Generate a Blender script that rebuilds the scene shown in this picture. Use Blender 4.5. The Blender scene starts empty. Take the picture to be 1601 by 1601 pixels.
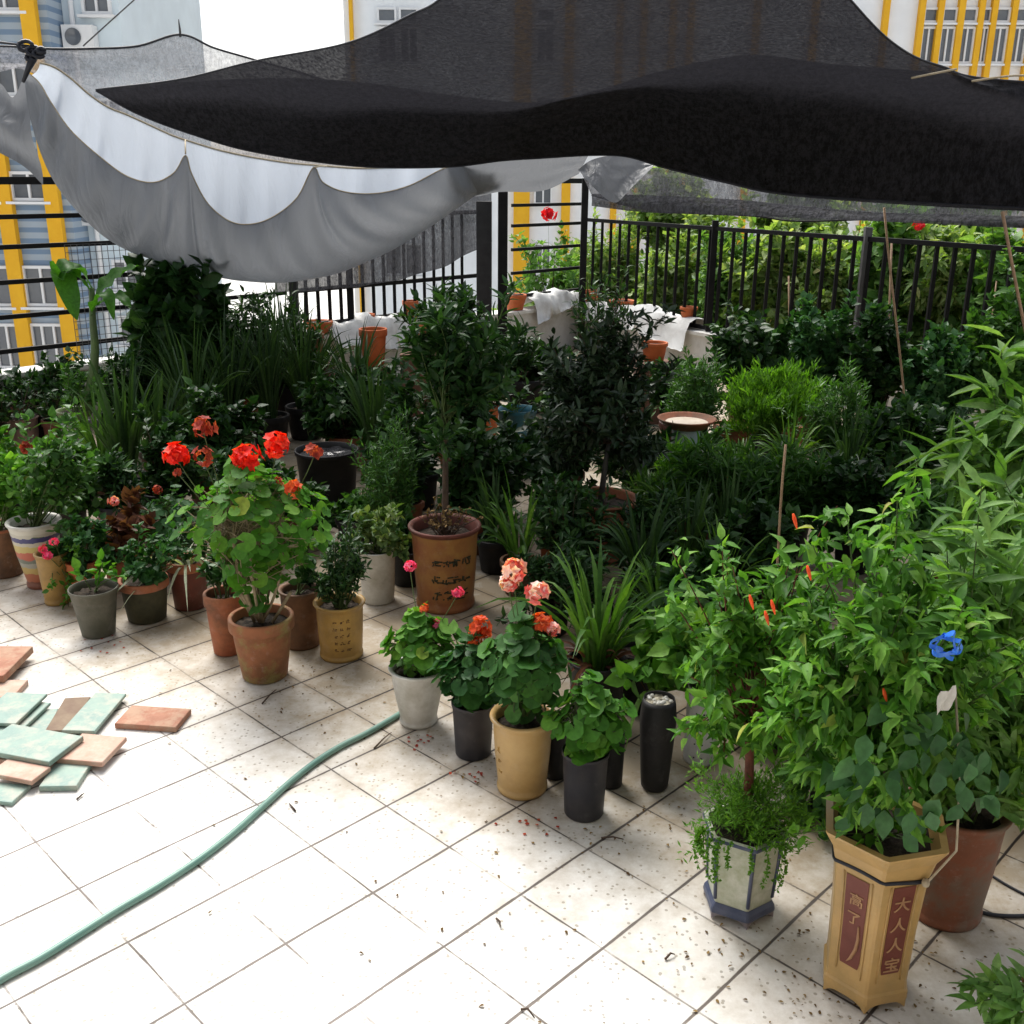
import bpy, math, random
import numpy as np
from mathutils import Matrix, Vector

# ------------------------------------------------------------------ camera, sky, sun, exposure
SC = bpy.context.scene
COL = SC.collection
CAMH = 2.0
F = 1606.0
CX = 800.5
PITCH, ROLL = math.radians(18.25), math.radians(0.44)
FW = np.array([0, math.cos(PITCH), -math.sin(PITCH)])
_r0 = np.array([1.0, 0, 0]); _u0 = np.cross(_r0, FW)
RT = _r0*math.cos(ROLL) + _u0*math.sin(ROLL)
UP = -_r0*math.sin(ROLL) + _u0*math.cos(ROLL)
CAM = np.array([0, 0, CAMH])

cam_d = bpy.data.cameras.new("camera")
cam = bpy.data.objects.new("camera", cam_d); COL.objects.link(cam)
cam_d.sensor_width = 36; cam_d.lens = 36*F/1601; cam_d.clip_start = 0.05; cam_d.clip_end = 600
M = Matrix(((RT[0], UP[0], -FW[0], 0), (RT[1], UP[1], -FW[1], 0), (RT[2], UP[2], -FW[2], CAMH), (0, 0, 0, 1)))
cam.matrix_world = M
SC.camera = cam

SUN_EL, SUN_AZ = math.radians(54), math.radians(-20)      # azimuth measured from +Y, negative = to the left
world = bpy.data.worlds.new("World"); SC.world = world; world.use_nodes = True
wn = world.node_tree; wn.nodes.clear()
sky = wn.nodes.new('ShaderNodeTexSky'); sky.sky_type = 'NISHITA'; sky.sun_disc = False
sky.sun_elevation = SUN_EL; sky.sun_rotation = SUN_AZ
sky.air_density = 1.0; sky.dust_density = 3.0; sky.ozone_density = 1.0
hs = wn.nodes.new('ShaderNodeHueSaturation'); hs.inputs['Saturation'].default_value = 0.35
bg = wn.nodes.new('ShaderNodeBackground'); bg.inputs['Strength'].default_value = 0.135
wo = wn.nodes.new('ShaderNodeOutputWorld')
wn.links.new(sky.outputs[0], hs.inputs['Color']); wn.links.new(hs.outputs[0], bg.inputs[0]); wn.links.new(bg.outputs[0], wo.inputs[0])

sun_d = bpy.data.lights.new("sun", 'SUN'); sun_d.energy = 2.7; sun_d.angle = math.radians(38); sun_d.color = (1, .96, .9)
sun = bpy.data.objects.new("sun", sun_d); COL.objects.link(sun)
sdir = Vector((math.sin(SUN_AZ)*math.cos(SUN_EL), math.cos(SUN_AZ)*math.cos(SUN_EL), math.sin(SUN_EL)))
sun.rotation_euler = sdir.to_track_quat('Z', 'Y').to_euler()
sun.location = sdir*20

SC.view_settings.view_transform = 'Standard'; SC.view_settings.look = 'None'
SC.view_settings.gamma = 1; SC.view_settings.exposure = 0.85
SC.cycles.transparent_max_bounces = 24
SC.cycles.max_bounces = 8

# ------------------------------------------------------------------ photo geometry helpers
def ray(x, y): return RT*(x-CX)/F + UP*(CX-y)/F + FW
def gp(x, y, z=0.0):
    d = ray(x, y); return CAM + d*(z-CAMH)/d[2]
def at(x, y, Y):
    d = ray(x, y); return CAM + d*Y/d[1]
def ppm(P): return F/float((np.asarray(P)-CAM) @ FW)        # photo pixels per metre at P

# ------------------------------------------------------------------ materials
MATS = {}
def _nt(name):
    m = bpy.data.materials.new(name); m.use_nodes = True
    nt = m.node_tree; nt.nodes.clear(); return m, nt
def N(nt, t, **kw):
    n = nt.nodes.new(t)
    for k, v in kw.items():
        if k in n.inputs: n.inputs[k].default_value = v
        else: setattr(n, k, v)
    return n
def c4(c): return (c[0], c[1], c[2], 1)
def ramp(nt, fac, stops):
    r = nt.nodes.new('ShaderNodeValToRGB'); e = r.color_ramp.elements
    e[0].position, e[0].color = stops[0][0], c4(stops[0][1]); e[1].position, e[1].color = stops[-1][0], c4(stops[-1][1])
    for p, c in stops[1:-1]:
        q = e.new(p); q.color = c4(c)
    nt.links.new(fac, r.inputs[0]); return r.outputs[0]
def mix(nt, fac, a, b):
    m = nt.nodes.new('ShaderNodeMix'); m.data_type = 'RGBA'
    for i, v in ((0, fac), (6, a), (7, b)):
        if hasattr(v, 'links') or hasattr(v, 'is_linked'): nt.links.new(v, m.inputs[i])
        else: m.inputs[i].default_value = v if i == 0 else c4(v)
    return m.outputs[2]

def mat(name, col, col2=None, scale=8.0, rough=0.7, stain=None, sscale=3.0, samount=.5, bump=.15, spec=.3, lo=.35, hi=.65):
    if name in MATS: return MATS[name]
    m, nt = _nt(name); L = nt.links.new
    tc = N(nt, 'ShaderNodeTexCoord')
    n1 = N(nt, 'ShaderNodeTexNoise', Scale=scale, Detail=8.0, Roughness=.65)
    L(tc.outputs['Object'], n1.inputs['Vector'])
    c = ramp(nt, n1.outputs[0], [(lo, col), (hi, col2 or [v*.75 for v in col])])
    if stain:
        n2 = N(nt, 'ShaderNodeTexNoise', Scale=sscale, Detail=6.0, Roughness=.7)
        oi = N(nt, 'ShaderNodeObjectInfo'); va = N(nt, 'ShaderNodeVectorMath', operation='ADD')
        L(tc.outputs['Object'], va.inputs[0]); L(oi.outputs['Location'], va.inputs[1]); L(va.outputs[0], n2.inputs['Vector'])
        f = ramp(nt, n2.outputs[0], [(.45, (0, 0, 0)), (.62, (samount,)*3)])
        c = mix(nt, f, c, stain)
        n6 = N(nt, 'ShaderNodeTexNoise', Scale=sscale*4.5, Detail=9.0, Roughness=.75); L(va.outputs[0], n6.inputs['Vector'])
        f2 = ramp(nt, n6.outputs[0], [(.56, (0, 0, 0)), (.72, (.42*samount,)*3)]); c = mix(nt, f2, c, [min(.7, .25+.55*q) for q in col])
    p = N(nt, 'ShaderNodeBsdfPrincipled', Roughness=rough); p.inputs['Specular IOR Level'].default_value = spec
    if hasattr(c, 'is_linked'): L(c, p.inputs['Base Color'])
    if bump:
        b = N(nt, 'ShaderNodeBump', Strength=bump, Distance=.01); L(n1.outputs[0], b.inputs['Height']); L(b.outputs[0], p.inputs['Normal'])
    o = N(nt, 'ShaderNodeOutputMaterial'); L(p.outputs[0], o.inputs[0])
    MATS[name] = m; return m

def leafmat(name, dark, mid, light, transl=.35, rough=.42, odd=None):
    if name in MATS: return MATS[name]
    m, nt = _nt(name); L = nt.links.new
    a = N(nt, 'ShaderNodeAttribute', attribute_name='tint')
    st = [(0, dark), (.5, mid), (.93, light)]
    if odd: st.append((1.0, odd))
    else: st.append((1.0, light))
    c = ramp(nt, a.outputs['Fac'], st)
    tc = N(nt, 'ShaderNodeTexCoord')
    n1 = N(nt, 'ShaderNodeTexNoise', Scale=60.0, Detail=3.0); L(tc.outputs['Object'], n1.inputs['Vector'])
    k = ramp(nt, n1.outputs[0], [(.3, (.75,)*3), (.7, (1.15,)*3)])
    mm = N(nt, 'ShaderNodeMix', data_type='RGBA', blend_type='MULTIPLY'); mm.inputs[0].default_value = 1
    L(c, mm.inputs[6]); L(k, mm.inputs[7])
    p = N(nt, 'ShaderNodeBsdfPrincipled', Roughness=rough+.08); p.inputs['Specular IOR Level'].default_value = .25
    L(mm.outputs[2], p.inputs['Base Color'])
    t = N(nt, 'ShaderNodeBsdfTranslucent')
    tm = N(nt, 'ShaderNodeMix', data_type='RGBA', blend_type='MULTIPLY'); tm.inputs[0].default_value = 1
    L(mm.outputs[2], tm.inputs[6]); tm.inputs[7].default_value = (1.5, 1.6, .5, 1)
    L(tm.outputs[2], t.inputs[0])
    mx = N(nt, 'ShaderNodeMixShader'); mx.inputs[0].default_value = transl
    L(p.outputs[0], mx.inputs[1]); L(t.outputs[0], mx.inputs[2])
    o = N(nt, 'ShaderNodeOutputMaterial'); L(mx.outputs[0], o.inputs[0])
    MATS[name] = m; return m

TERRA = mat('terracotta', (.36, .13, .06), (.24, .08, .04), 9, .75, stain=(.10, .07, .04), samount=.8)
ORANGE = mat('orange_clay', (.62, .16, .05), (.45, .10, .03), 9, .7, stain=(.3, .12, .06), samount=.5)
BROWNP = mat('brown_clay', (.20, .10, .05), (.11, .055, .03), 9, .7, stain=(.05, .04, .03), samount=.8)
DARKRED = mat('dark_red_clay', (.16, .045, .03), (.09, .03, .02), 9, .6, stain=(.04, .03, .02))
TAN = mat('tan_glaze', (.50, .33, .13), (.42, .26, .09), 7, .4, stain=(.28, .17, .07), samount=.5, spec=.5, bump=.05)
OCHRE = mat('ochre_glaze', (.46, .27, .06), (.34, .20, .05), 7, .45, stain=(.16, .10, .04), samount=.6, spec=.5, bump=.05)
URNM = mat('urn_glaze', (.36, .19, .05), (.30, .11, .04), 6, .5, stain=(.20, .06, .03), samount=.7, bump=.1)
GREYP = mat('grey_plastic', (.16, .15, .12), (.10, .10, .08), 7, .6, stain=(.07, .075, .05), samount=.7, bump=.05)
BLACKP = mat('black_plastic', (.008, .008, .009), (.014, .014, .016), 12, .55, stain=(.04, .035, .03), samount=.3, bump=.04, spec=.25)
DARKPL = mat('dark_plastic', (.020, .020, .026), (.03, .03, .036), 12, .5, stain=(.07, .06, .055), samount=.5, bump=.04, spec=.3)
WHITEP = mat('white_plastic', (.62, .61, .57), (.52, .51, .46), 6, .45, stain=(.28, .25, .18), samount=.7, bump=.04, spec=.5)
GREENP = mat('green_glaze', (.20, .26, .11), (.13, .18, .08), 6, .4, stain=(.08, .09, .05), bump=.05)
PINKP = mat('pinkish_clay', (.30, .20, .17), (.22, .15, .12), 6, .6, stain=(.1, .08, .07))
BLUEP = mat('blue_plastic', (.05, .19, .25), (.04, .14, .19), 6, .4, stain=(.03, .06, .08), samount=.6, bump=.04)
MOSSY = mat('mossy_clay', (.34, .13, .06), (.15, .07, .03), 5, .7, stain=(.26, .25, .08), sscale=6, samount=.95)
SOIL = mat('soil', (.035, .024, .016), (.012, .009, .007), 40, .95, bump=1.0, stain=(.09, .07, .05), sscale=60, samount=.5)
BARK = mat('bark', (.10, .065, .045), (.05, .035, .025), 30, .85, bump=.6)
REDBARK = mat('red_bark', (.16, .05, .03), (.08, .03, .02), 30, .8, bump=.5)
GSTEM = mat('green_stem', (.09, .14, .04), (.06, .09, .03), 20, .6)
PALESTEM = mat('pale_stem', (.30, .24, .15), (.18, .14, .08), 30, .7)
BLACKM = mat('black_painted_metal', (.008, .008, .009), (.014, .014, .014), 10, .6, bump=.03, spec=.15)
GREYM = mat('grey_metal', (.10, .10, .105), (.07, .07, .07), 10, .5, bump=.03)
CONC = mat('painted_concrete', (.72, .71, .68), (.60, .59, .55), 3, .85, stain=(.35, .32, .26), sscale=2.5, samount=.5)
CANE = mat('cane', (.40, .27, .17), (.28, .18, .11), 30, .6)
ROPE = mat('rope', (.42, .36, .26), (.30, .25, .17), 60, .9)
BLACKR = mat('black_rubber', (.012, .014, .022), (.02, .022, .03), 20, .45)

L_GER = leafmat('leaf_geranium', (.035, .12, .014), (.065, .21, .022), (.15, .32, .04), .3, .5, odd=(.33, .36, .05))
L_GER2 = leafmat('leaf_mid_geranium', (.025, .085, .02), (.045, .145, .028), (.09, .23, .045), .28, .5)
L_DKGER = leafmat('leaf_dark_geranium', (.018, .065, .018), (.03, .105, .028), (.05, .15, .035), .25, .45)
L_FRESH = leafmat('leaf_fresh', (.030, .105, .014), (.085, .24, .028), (.22, .42, .075), .32, .42, odd=(.36, .32, .07))
L_MID = leafmat('leaf_mid', (.03, .085, .022), (.05, .14, .03), (.09, .21, .045), .3, .35)
L_BLUEG = leafmat('leaf_bluish', (.02, .075, .025), (.04, .125, .04), (.085, .20, .08), .25, .35)
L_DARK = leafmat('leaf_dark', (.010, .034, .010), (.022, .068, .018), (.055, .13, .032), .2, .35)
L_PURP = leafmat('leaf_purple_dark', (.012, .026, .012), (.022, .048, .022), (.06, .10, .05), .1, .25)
L_STRAP = leafmat('leaf_strap', (.03, .08, .018), (.06, .15, .025), (.13, .26, .04), .3, .4)
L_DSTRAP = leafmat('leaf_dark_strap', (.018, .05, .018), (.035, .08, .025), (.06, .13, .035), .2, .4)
L_VAR = leafmat('leaf_variegated', (.05, .12, .03), (.12, .20, .06), (.30, .36, .17), .25, .4)
L_SILV = leafmat('leaf_silver', (.20, .24, .15), (.28, .33, .22), (.42, .46, .34), .2, .4)
L_FERN = leafmat('leaf_fern', (.05, .14, .01), (.09, .23, .02), (.16, .33, .04), .35, .5)
L_RED = leafmat('leaf_reddish', (.07, .025, .018), (.12, .05, .03), (.2, .08, .05), .2, .4)
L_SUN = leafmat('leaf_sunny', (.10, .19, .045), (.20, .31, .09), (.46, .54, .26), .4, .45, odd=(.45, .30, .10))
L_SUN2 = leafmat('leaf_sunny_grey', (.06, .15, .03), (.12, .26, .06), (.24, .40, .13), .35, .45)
FL_RED = leafmat('petal_red', (.75, .015, .008), (.85, .03, .012), (.9, .07, .03), .3, .5)
FL_DRED = leafmat('petal_faded_red', (.28, .03, .02), (.40, .05, .03), (.5, .10, .05), .3, .6)
FL_ORG = leafmat('petal_orange_red', (.60, .06, .02), (.75, .12, .03), (.85, .2, .08), .3, .5)
FL_PINK = leafmat('petal_hot_pink', (.72, .03, .12), (.85, .06, .22), (.9, .2, .4), .3, .5)
FL_SALM = leafmat('petal_salmon', (.82, .13, .13), (.90, .36, .35), (.95, .80, .78), .3, .5)
LITTER = leafmat('leaf_litter', (.08, .045, .02), (.16, .10, .04), (.30, .20, .08), .1, .8)

# ------------------------------------------------------------------ mesh and object helpers
class MB:
    """collects triangles / quads as numpy blocks"""
    def __init__(s): s.V = []; s.T = []; s.Q = []; s.n = 0; s.c = []
    def add(s, V, T=None, Q=None, tint=.5):
        V = np.asarray(V, float).reshape(-1, 3)
        s.V.append(V)
        if T is not None and len(T): s.T.append(np.asarray(T, int).reshape(-1, 3)+s.n)
        if Q is not None and len(Q): s.Q.append(np.asarray(Q, int).reshape(-1, 4)+s.n)
        s.c.append(np.broadcast_to(np.asarray(tint, float), (len(V),)).copy()); s.n += len(V)
    def build(s, name, material, parent=None, origin=None, smooth=True):
        V = np.concatenate(s.V); o = np.asarray(origin if origin is not None else (0, 0, 0), float)
        V = V-o
        me = bpy.data.meshes.new(name)
        T = np.concatenate(s.T) if s.T else np.zeros((0, 3), int); Q = np.concatenate(s.Q) if s.Q else np.zeros((0, 4), int)
        me.vertices.add(len(V)); me.vertices.foreach_set('co', V.astype(np.float32).ravel())
        li = np.concatenate([T.ravel(), Q.ravel()]); me.loops.add(len(li)); me.loops.foreach_set('vertex_index', li.astype(np.int32))
        tot = np.r_[np.full(len(T), 3), np.full(len(Q), 4)]; st = np.r_[0, np.cumsum(tot)[:-1]]
        me.polygons.add(len(tot)); me.polygons.foreach_set('loop_start', st.astype(np.int32))
        me.polygons.foreach_set('loop_total', tot.astype(np.int32))
        me.polygons.foreach_set('use_smooth', np.full(len(tot), smooth))
        me.update(calc_edges=True)
        a = me.attributes.new('tint', 'FLOAT', 'POINT'); a.data.foreach_set('value', np.concatenate(s.c).astype(np.float32))
        me.materials.append(material)
        ob = bpy.data.objects.new(name, me); COL.objects.link(ob)
        if parent is not None: ob.parent = parent
        else: ob.location = o
        return ob

def thing(name, label, cat, loc, group=None):
    o = bpy.data.objects.new(name, None); COL.objects.link(o); o.location = [float(v) for v in loc]
    o.empty_display_size = .1
    o['label'] = label; o['category'] = cat
    if group: o['group'] = group
    return o
def tag(o, label=None, cat=None, group=None, kind=None):
    if label: o['label'] = label
    if cat: o['category'] = cat
    if group: o['group'] = group
    if kind: o['kind'] = kind
    return o

def box(mb, c, s, rz=0.0, tint=.5):
    x, y, z = s[0]/2, s[1]/2, s[2]/2
    P = np.array([(-x, -y, -z), (x, -y, -z), (x, y, -z), (-x, y, -z), (-x, -y, z), (x, -y, z), (x, y, z), (-x, y, z)])
    ca, sa = math.cos(rz), math.sin(rz); R = np.array([(ca, -sa, 0), (sa, ca, 0), (0, 0, 1)])
    mb.add(P @ R.T+np.asarray(c), Q=[(0, 3, 2, 1), (4, 5, 6, 7), (0, 1, 5, 4), (1, 2, 6, 5), (2, 3, 7, 6), (3, 0, 4, 7)], tint=tint)
def bar(mb, a, b, w, h=None, up=(0, 0, 1)):
    """a rectangular bar from a to b"""
    a, b = np.asarray(a, float), np.asarray(b, float); h = h or w
    d = b-a; d /= np.linalg.norm(d); up = np.asarray(up, float)
    if abs(d@up) > .95: up = np.array([0, 1., 0])
    s = np.cross(d, up); s /= np.linalg.norm(s); u = np.cross(s, d)
    P = [p+s*i*w/2+u*j*h/2 for p in (a, b) for i, j in ((-1, -1), (1, -1), (1, 1), (-1, 1))]
    mb.add(P, Q=[(0, 1, 2, 3), (7, 6, 5, 4), (0, 4, 5, 1), (1, 5, 6, 2), (2, 6, 7, 3), (3, 7, 4, 0)])
def tube(mb, pts, r, n=6, tint=.5, cap=True):
    pts = np.asarray(pts, float); m = len(pts); r = np.broadcast_to(np.asarray(r, float), (m,))
    d = np.gradient(pts, axis=0); d /= np.linalg.norm(d, axis=1)[:, None]+1e-9
    ref = np.array([0.3, 0.2, 1.0]) if abs(d[0][2]) < .9 else np.array([1.0, 0.1, 0])
    s = np.cross(d, ref); s /= np.linalg.norm(s, axis=1)[:, None]+1e-9; u = np.cross(s, d)
    a = np.linspace(0, 2*math.pi, n, endpoint=False)
    V = pts[:, None]+r[:, None, None]*(np.cos(a)[None, :, None]*s[:, None]+np.sin(a)[None, :, None]*u[:, None])
    Q = [(i*n+j, i*n+(j+1) % n, (i+1)*n+(j+1) % n, (i+1)*n+j) for i in range(m-1) for j in range(n)]
    T = []
    V = V.reshape(-1, 3)
    if cap:
        V = np.r_[V, pts[:1], pts[-1:]]
        T = [(m*n, (j+1) % n, j) for j in range(n)]+[(m*n+1, (m-1)*n+j, (m-1)*n+(j+1) % n) for j in range(n)]
    mb.add(V, T=T, Q=Q, tint=tint)
def lathe(mb, prof, c=(0, 0, 0), n=40, wob=0.0, rng=None, hexa=None, sq=0.0):
    """prof: list of (r, z); hexa: rotation -> n-gon with flat sides"""
    a = np.linspace(0, 2*math.pi, n, endpoint=False)
    k = np.ones(n)
    if hexa is not None:
        m = 6; ph = (a-hexa) % (2*math.pi/m)-math.pi/m
        k = math.cos(math.pi/m)/np.cos(ph)
    if wob:
        k = k*(1+wob*np.sin(2*a+1.3)+wob*.6*np.sin(3*a+.4))
    prof = np.asarray(prof, float)
    V = np.stack([prof[:, 0][:, None]*k*np.cos(a), prof[:, 0][:, None]*k*np.sin(a), np.repeat(prof[:, 1][:, None], n, 1)], -1)
    m = len(prof)
    Q = [(i*n+j, i*n+(j+1) % n, (i+1)*n+(j+1) % n, (i+1)*n+j) for i in range(m-1) for j in range(n)]
    mb.add(V.reshape(-1, 3)+np.asarray(c), Q=Q)
def catmull(pts, n):
    P = np.asarray(pts, float); P = np.r_[[2*P[0]-P[1]], P, [2*P[-1]-P[-2]]]
    k = len(P)-3; out = []
    for t in np.linspace(0, k-1e-6, n):
        i = int(t); u = t-i; a, b, c, d = P[i:i+4]
        out.append(.5*((2*b)+(-a+c)*u+(2*a-5*b+4*c-d)*u*u+(-a+3*b-3*c+d)*u**3))
    return np.array(out)
def sheet(mb, grid, tint=.5):
    g = np.asarray(grid, float); a, b = g.shape[:2]
    i, j = np.meshgrid(np.arange(a-1), np.arange(b-1), indexing='ij'); k = (i*b+j).ravel()
    mb.add(g.reshape(-1, 3), Q=np.stack([k, k+1, k+b+1, k+b], 1), tint=tint)
def unit(v): return v/(np.linalg.norm(v, axis=-1, keepdims=True)+1e-9)

# ------------------------------------------------------------------ foliage
def leaf_tpl(kind):
    if kind == 'round':                                     # scalloped geranium leaf, stalk at the notch
        n = 13; a = np.linspace(-math.pi/2+.3, 1.5*math.pi-.3, n)
        r = .5*(1+.07*np.cos(a*7)); V = [(0, .42, -.10)]
        V += [(rr*math.cos(t), .5+rr*math.sin(t), .035*math.sin(5*t)) for rr, t in zip(r, a)]
        return np.array(V), np.array([(0, i, i+1) for i in range(1, n)]), np.zeros((0, 4), int)
    rows = {'ovate': [(.25, .30), (.5, .33), (.78, .17)], 'lance': [(.2, .13), (.5, .17), (.8, .09)],
            'needle': [(.5, .06)], 'small': [(.5, .36)], 'droop': [(.22, .26), (.5, .27), (.8, .11)]}[kind]
    V = [(0, 0, 0)]; T = []; Q = []
    dro = {'ovate': .22, 'lance': .30, 'needle': .1, 'small': .1, 'droop': .35}[kind]
    for t, w in rows: V += [(-w, t, .10*w/.3-dro*t*t), (0, t, -dro*t*t-.02), (w, t, .10*w/.3-dro*t*t)]
    V.append((0, 1, -dro)); T += [(0, 2, 1), (0, 3, 2)]
    for i in range(len(rows)-1):
        b = 1+3*i; Q += [(b, b+1, b+4, b+3), (b+1, b+2, b+5, b+4)]
    b = 1+3*(len(rows)-1); e = len(V)-1; T += [(b, b+1, e), (b+1, b+2, e)]
    return np.array(V, float), np.array(T), np.array(Q if Q else np.zeros((0, 4), int)).reshape(-1, 4)
TPL = {k: leaf_tpl(k) for k in ('round', 'ovate', 'lance', 'needle', 'small', 'droop')}

CLIP = []                                                   # (centre, radius, rim height) of the pot being planted
def leaves(mb, P, D, Nn, Ln, kind, rng, w=1.0, tint=None):
    P = np.asarray(P, float); D = np.asarray(D, float); Nn = np.asarray(Nn, float); n = len(P)
    if n and CLIP:
        c, r_, z_ = CLIP[0]; L0 = np.broadcast_to(Ln, (n,)); keep = np.ones(n, bool); dd = unit(D)
        for k in (0, .35, .7, 1.0):
            q = P+dd*(L0*k)[:, None]; keep &= ~((np.hypot(q[:, 0]-c[0], q[:, 1]-c[1]) < r_+.35*w*L0*(kind in ('round', 'ovate'))*.5) & (q[:, 2] < z_))
        P, D, Nn, Ln = P[keep], D[keep], Nn[keep], L0[keep]; n = len(P)
        if tint is not None and np.ndim(tint) and len(np.atleast_1d(tint)) > 1: tint = tint[keep]
    if n == 0: return
    D = unit(D); S = unit(np.cross(D, Nn)); U = np.cross(S, D)
    V, T, Q = TPL[kind]; Ln = np.broadcast_to(Ln, (n,))[:, None, None]
    W = (V[None, :, 0:1]*w*S[:, None]+V[None, :, 1:2]*D[:, None]+V[None, :, 2:3]*U[:, None]*rng.uniform(.3, 1.6, (n, 1, 1)))*Ln+P[:, None]
    k = len(V); off = (np.arange(n)*k)[:, None, None]
    tint = rng.beta(2, 2, n) if tint is None else np.clip(np.broadcast_to(tint, (n,))+rng.normal(0, .12, n), 0, 1)
    mb.add(W.reshape(-1, 3), T=(T[None]+off).reshape(-1, 3), Q=(Q[None]+off).reshape(-1, 4) if len(Q) else None, tint=np.repeat(tint, k))

def ribbons(mb, base, rng, n, length, width, spread=.8, rise=1.0, segs=7, r0=.03, droop=1.0, tint=None):
    """arching strap leaves from a base point"""
    for i in range(n):
        az = rng.uniform(0, 2*math.pi); ln = length*rng.uniform(.55, 1.1); sp = spread*rng.uniform(.2, 1.15)
        h = np.array([math.cos(az), math.sin(az), 0]); t = np.linspace(0, 1, segs)
        out = sp*ln*(t**1.3)*.9; z = rise*ln*(t*(1.05-.15*sp)-droop*sp*.85*t**2.6)
        side = rng.normal(0, .06)*ln*t**2
        c = np.asarray(base)+h*r0*rng.uniform(.2, 1)+h[None]*out[:, None]+np.array([0, 0, 1.])*z[:, None]+np.array([-h[1], h[0], 0])[None]*side[:, None]
        d = unit(np.gradient(c, axis=0)); s = unit(np.cross(d, np.array([0, 0, 1.])+h*.01)); tw = rng.uniform(-.9, .9)
        u = np.cross(s, d); s2 = s*math.cos(tw)+u*math.sin(tw); u2 = np.cross(s2, d)
        w = width*rng.uniform(.7, 1.2)*np.clip(np.minimum(.55+t*2, (1-t)*3.0), .03, 1)/2
        V = np.stack([c-s2*w[:, None]+u2*w[:, None]*.35, c, c+s2*w[:, None]+u2*w[:, None]*.35], 1).reshape(-1, 3)
        Q = [(3*k+j, 3*k+j+1, 3*k+j+4, 3*k+j+3) for k in range(segs-1) for j in (0, 1)]
        mb.add(V, Q=Q, tint=(rng.beta(2, 2) if tint is None else tint))

def branches(rng, base, cen, rad, nb, trunk_top=None, shell=.55, shoots=.14):
    """points of bezier branches that fill an ellipsoid"""
    o = base if trunk_top is None else trunk_top; out = []
    for i in range(nb):
        v = unit(rng.normal(size=3)); rr = rng.uniform(shell, 1.0)
        # lumps in the outline
        rr *= 1+.18*math.sin(6*v[0]+base[0]*9)+.16*math.sin(5*v[2]+4*v[1]+base[1]*7)+.08*math.sin(11*v[2]-7*v[0])
        if rng.random() < shoots: rr *= rng.uniform(1.1, 1.42)
        e = cen+v*rad*rr
        s = o+(rng.normal(size=3)*.012)
        mid = (s+e)/2+np.array([0, 0, .25*abs(rad[2])])*rng.uniform(0, 1)+rng.normal(size=3)*rad*.12
        t = np.linspace(0, 1, 8)[:, None]
        out.append((1-t)**2*s+2*t*(1-t)*mid+t*t*e)
    return out

def bush(rng, base, cen, rad, nl, ll, kind, lm, up=.4, droop=0.0, nb=None, w=1.0, trunk=None, tstart=.35, stem_r=.0035, lvar=.35, shoots=.14):
    """returns (foliage MB, stem MB)"""
    f, s = MB(), MB(); nb = nb or max(8, nl//28)
    B = branches(rng, base, cen, rad, nb, trunk, shoots=shoots)
    for b in B: tube(s, b, np.linspace(stem_r, stem_r*.4, len(b)), 4, cap=False)
    per = max(1, nl//nb)
    P, D, Nn = [], [], []
    for b in B:
        t = tstart+(1-tstart)*rng.beta(1.6, 1.0, per)*.999; x = t*(len(b)-1); i = x.astype(int); fr = (x-i)[:, None]
        i2 = np.minimum(i+1, len(b)-1)
        p = b[i]*(1-fr)+b[i2]*fr; tg = unit(b[i2]-b[np.maximum(i2-1, 0)])
        d = unit(tg*.5+unit(rng.normal(size=(per, 3)))*.95+np.array([0, 0, up-droop]))
        P.append(p+rng.normal(size=(per, 3))*rad*.05+d*.006); D.append(d)
        Nn.append(unit(np.array([0, 0, 1.0])+unit(p-cen)*.6+rng.normal(size=(per, 3))*.45))
    P, D, Nn = map(np.concatenate, (P, D, Nn))
    leaves(f, P, D, Nn, ll*rng.uniform(1-lvar, 1+lvar, len(P)), kind, rng, w)
    return f, s

def geran(rng, base, cen, rad, nl, ll, stems=9):
    f, s = MB(), MB(); P, D, Nn = [], [], []
    tops = []
    for i in range(stems):
        v = unit(rng.normal(size=3)); v[2] = abs(v[2])*.8+.1; e = cen+v*rad*.55*rng.uniform(.5, 1)
        m = (base+e)/2+np.array([v[0], v[1], 0])*rad*.3; t = np.linspace(0, 1, 8)[:, None]
        b = (1-t)**2*base+2*t*(1-t)*m+t*t*e; tube(s, b, np.linspace(.007, .004, 8), 6); tops.append(b)
    for i in range(nl):
        v = unit(rng.normal(size=3)); rr = rng.uniform(.45, 1.0)**.6
        rr *= 1+.12*math.sin(6*v[0]+2)+.12*math.sin(5*v[2]+1)
        p = cen+v*rad*rr
        b = tops[rng.integers(len(tops))]; q = b[rng.integers(3, 8)]
        n = unit(np.array([v[0]*.75, v[1]*.75, .65+.35*v[2]])+rng.normal(size=3)*.28)
        h = unit(np.array([p[0]-q[0], p[1]-q[1], 0])+rng.normal(size=3)*.3); d = unit(h-n*(h@n))
        L = ll*rng.uniform(.55, 1.2)
        P.append(p-d*L*.5); D.append(d); Nn.append(n)
        if np.linalg.norm(p-q) < rad.max()*1.1:
            mid = (p+q)/2+np.array([0, 0, .01]); tube(s, [q, mid, p-d*L*.1], .0016, 4, cap=False)
        leaves(f, P[-1:], np.array(D[-1:]), np.array(Nn[-1:]), L, 'round', rng)
    return f, s

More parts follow.
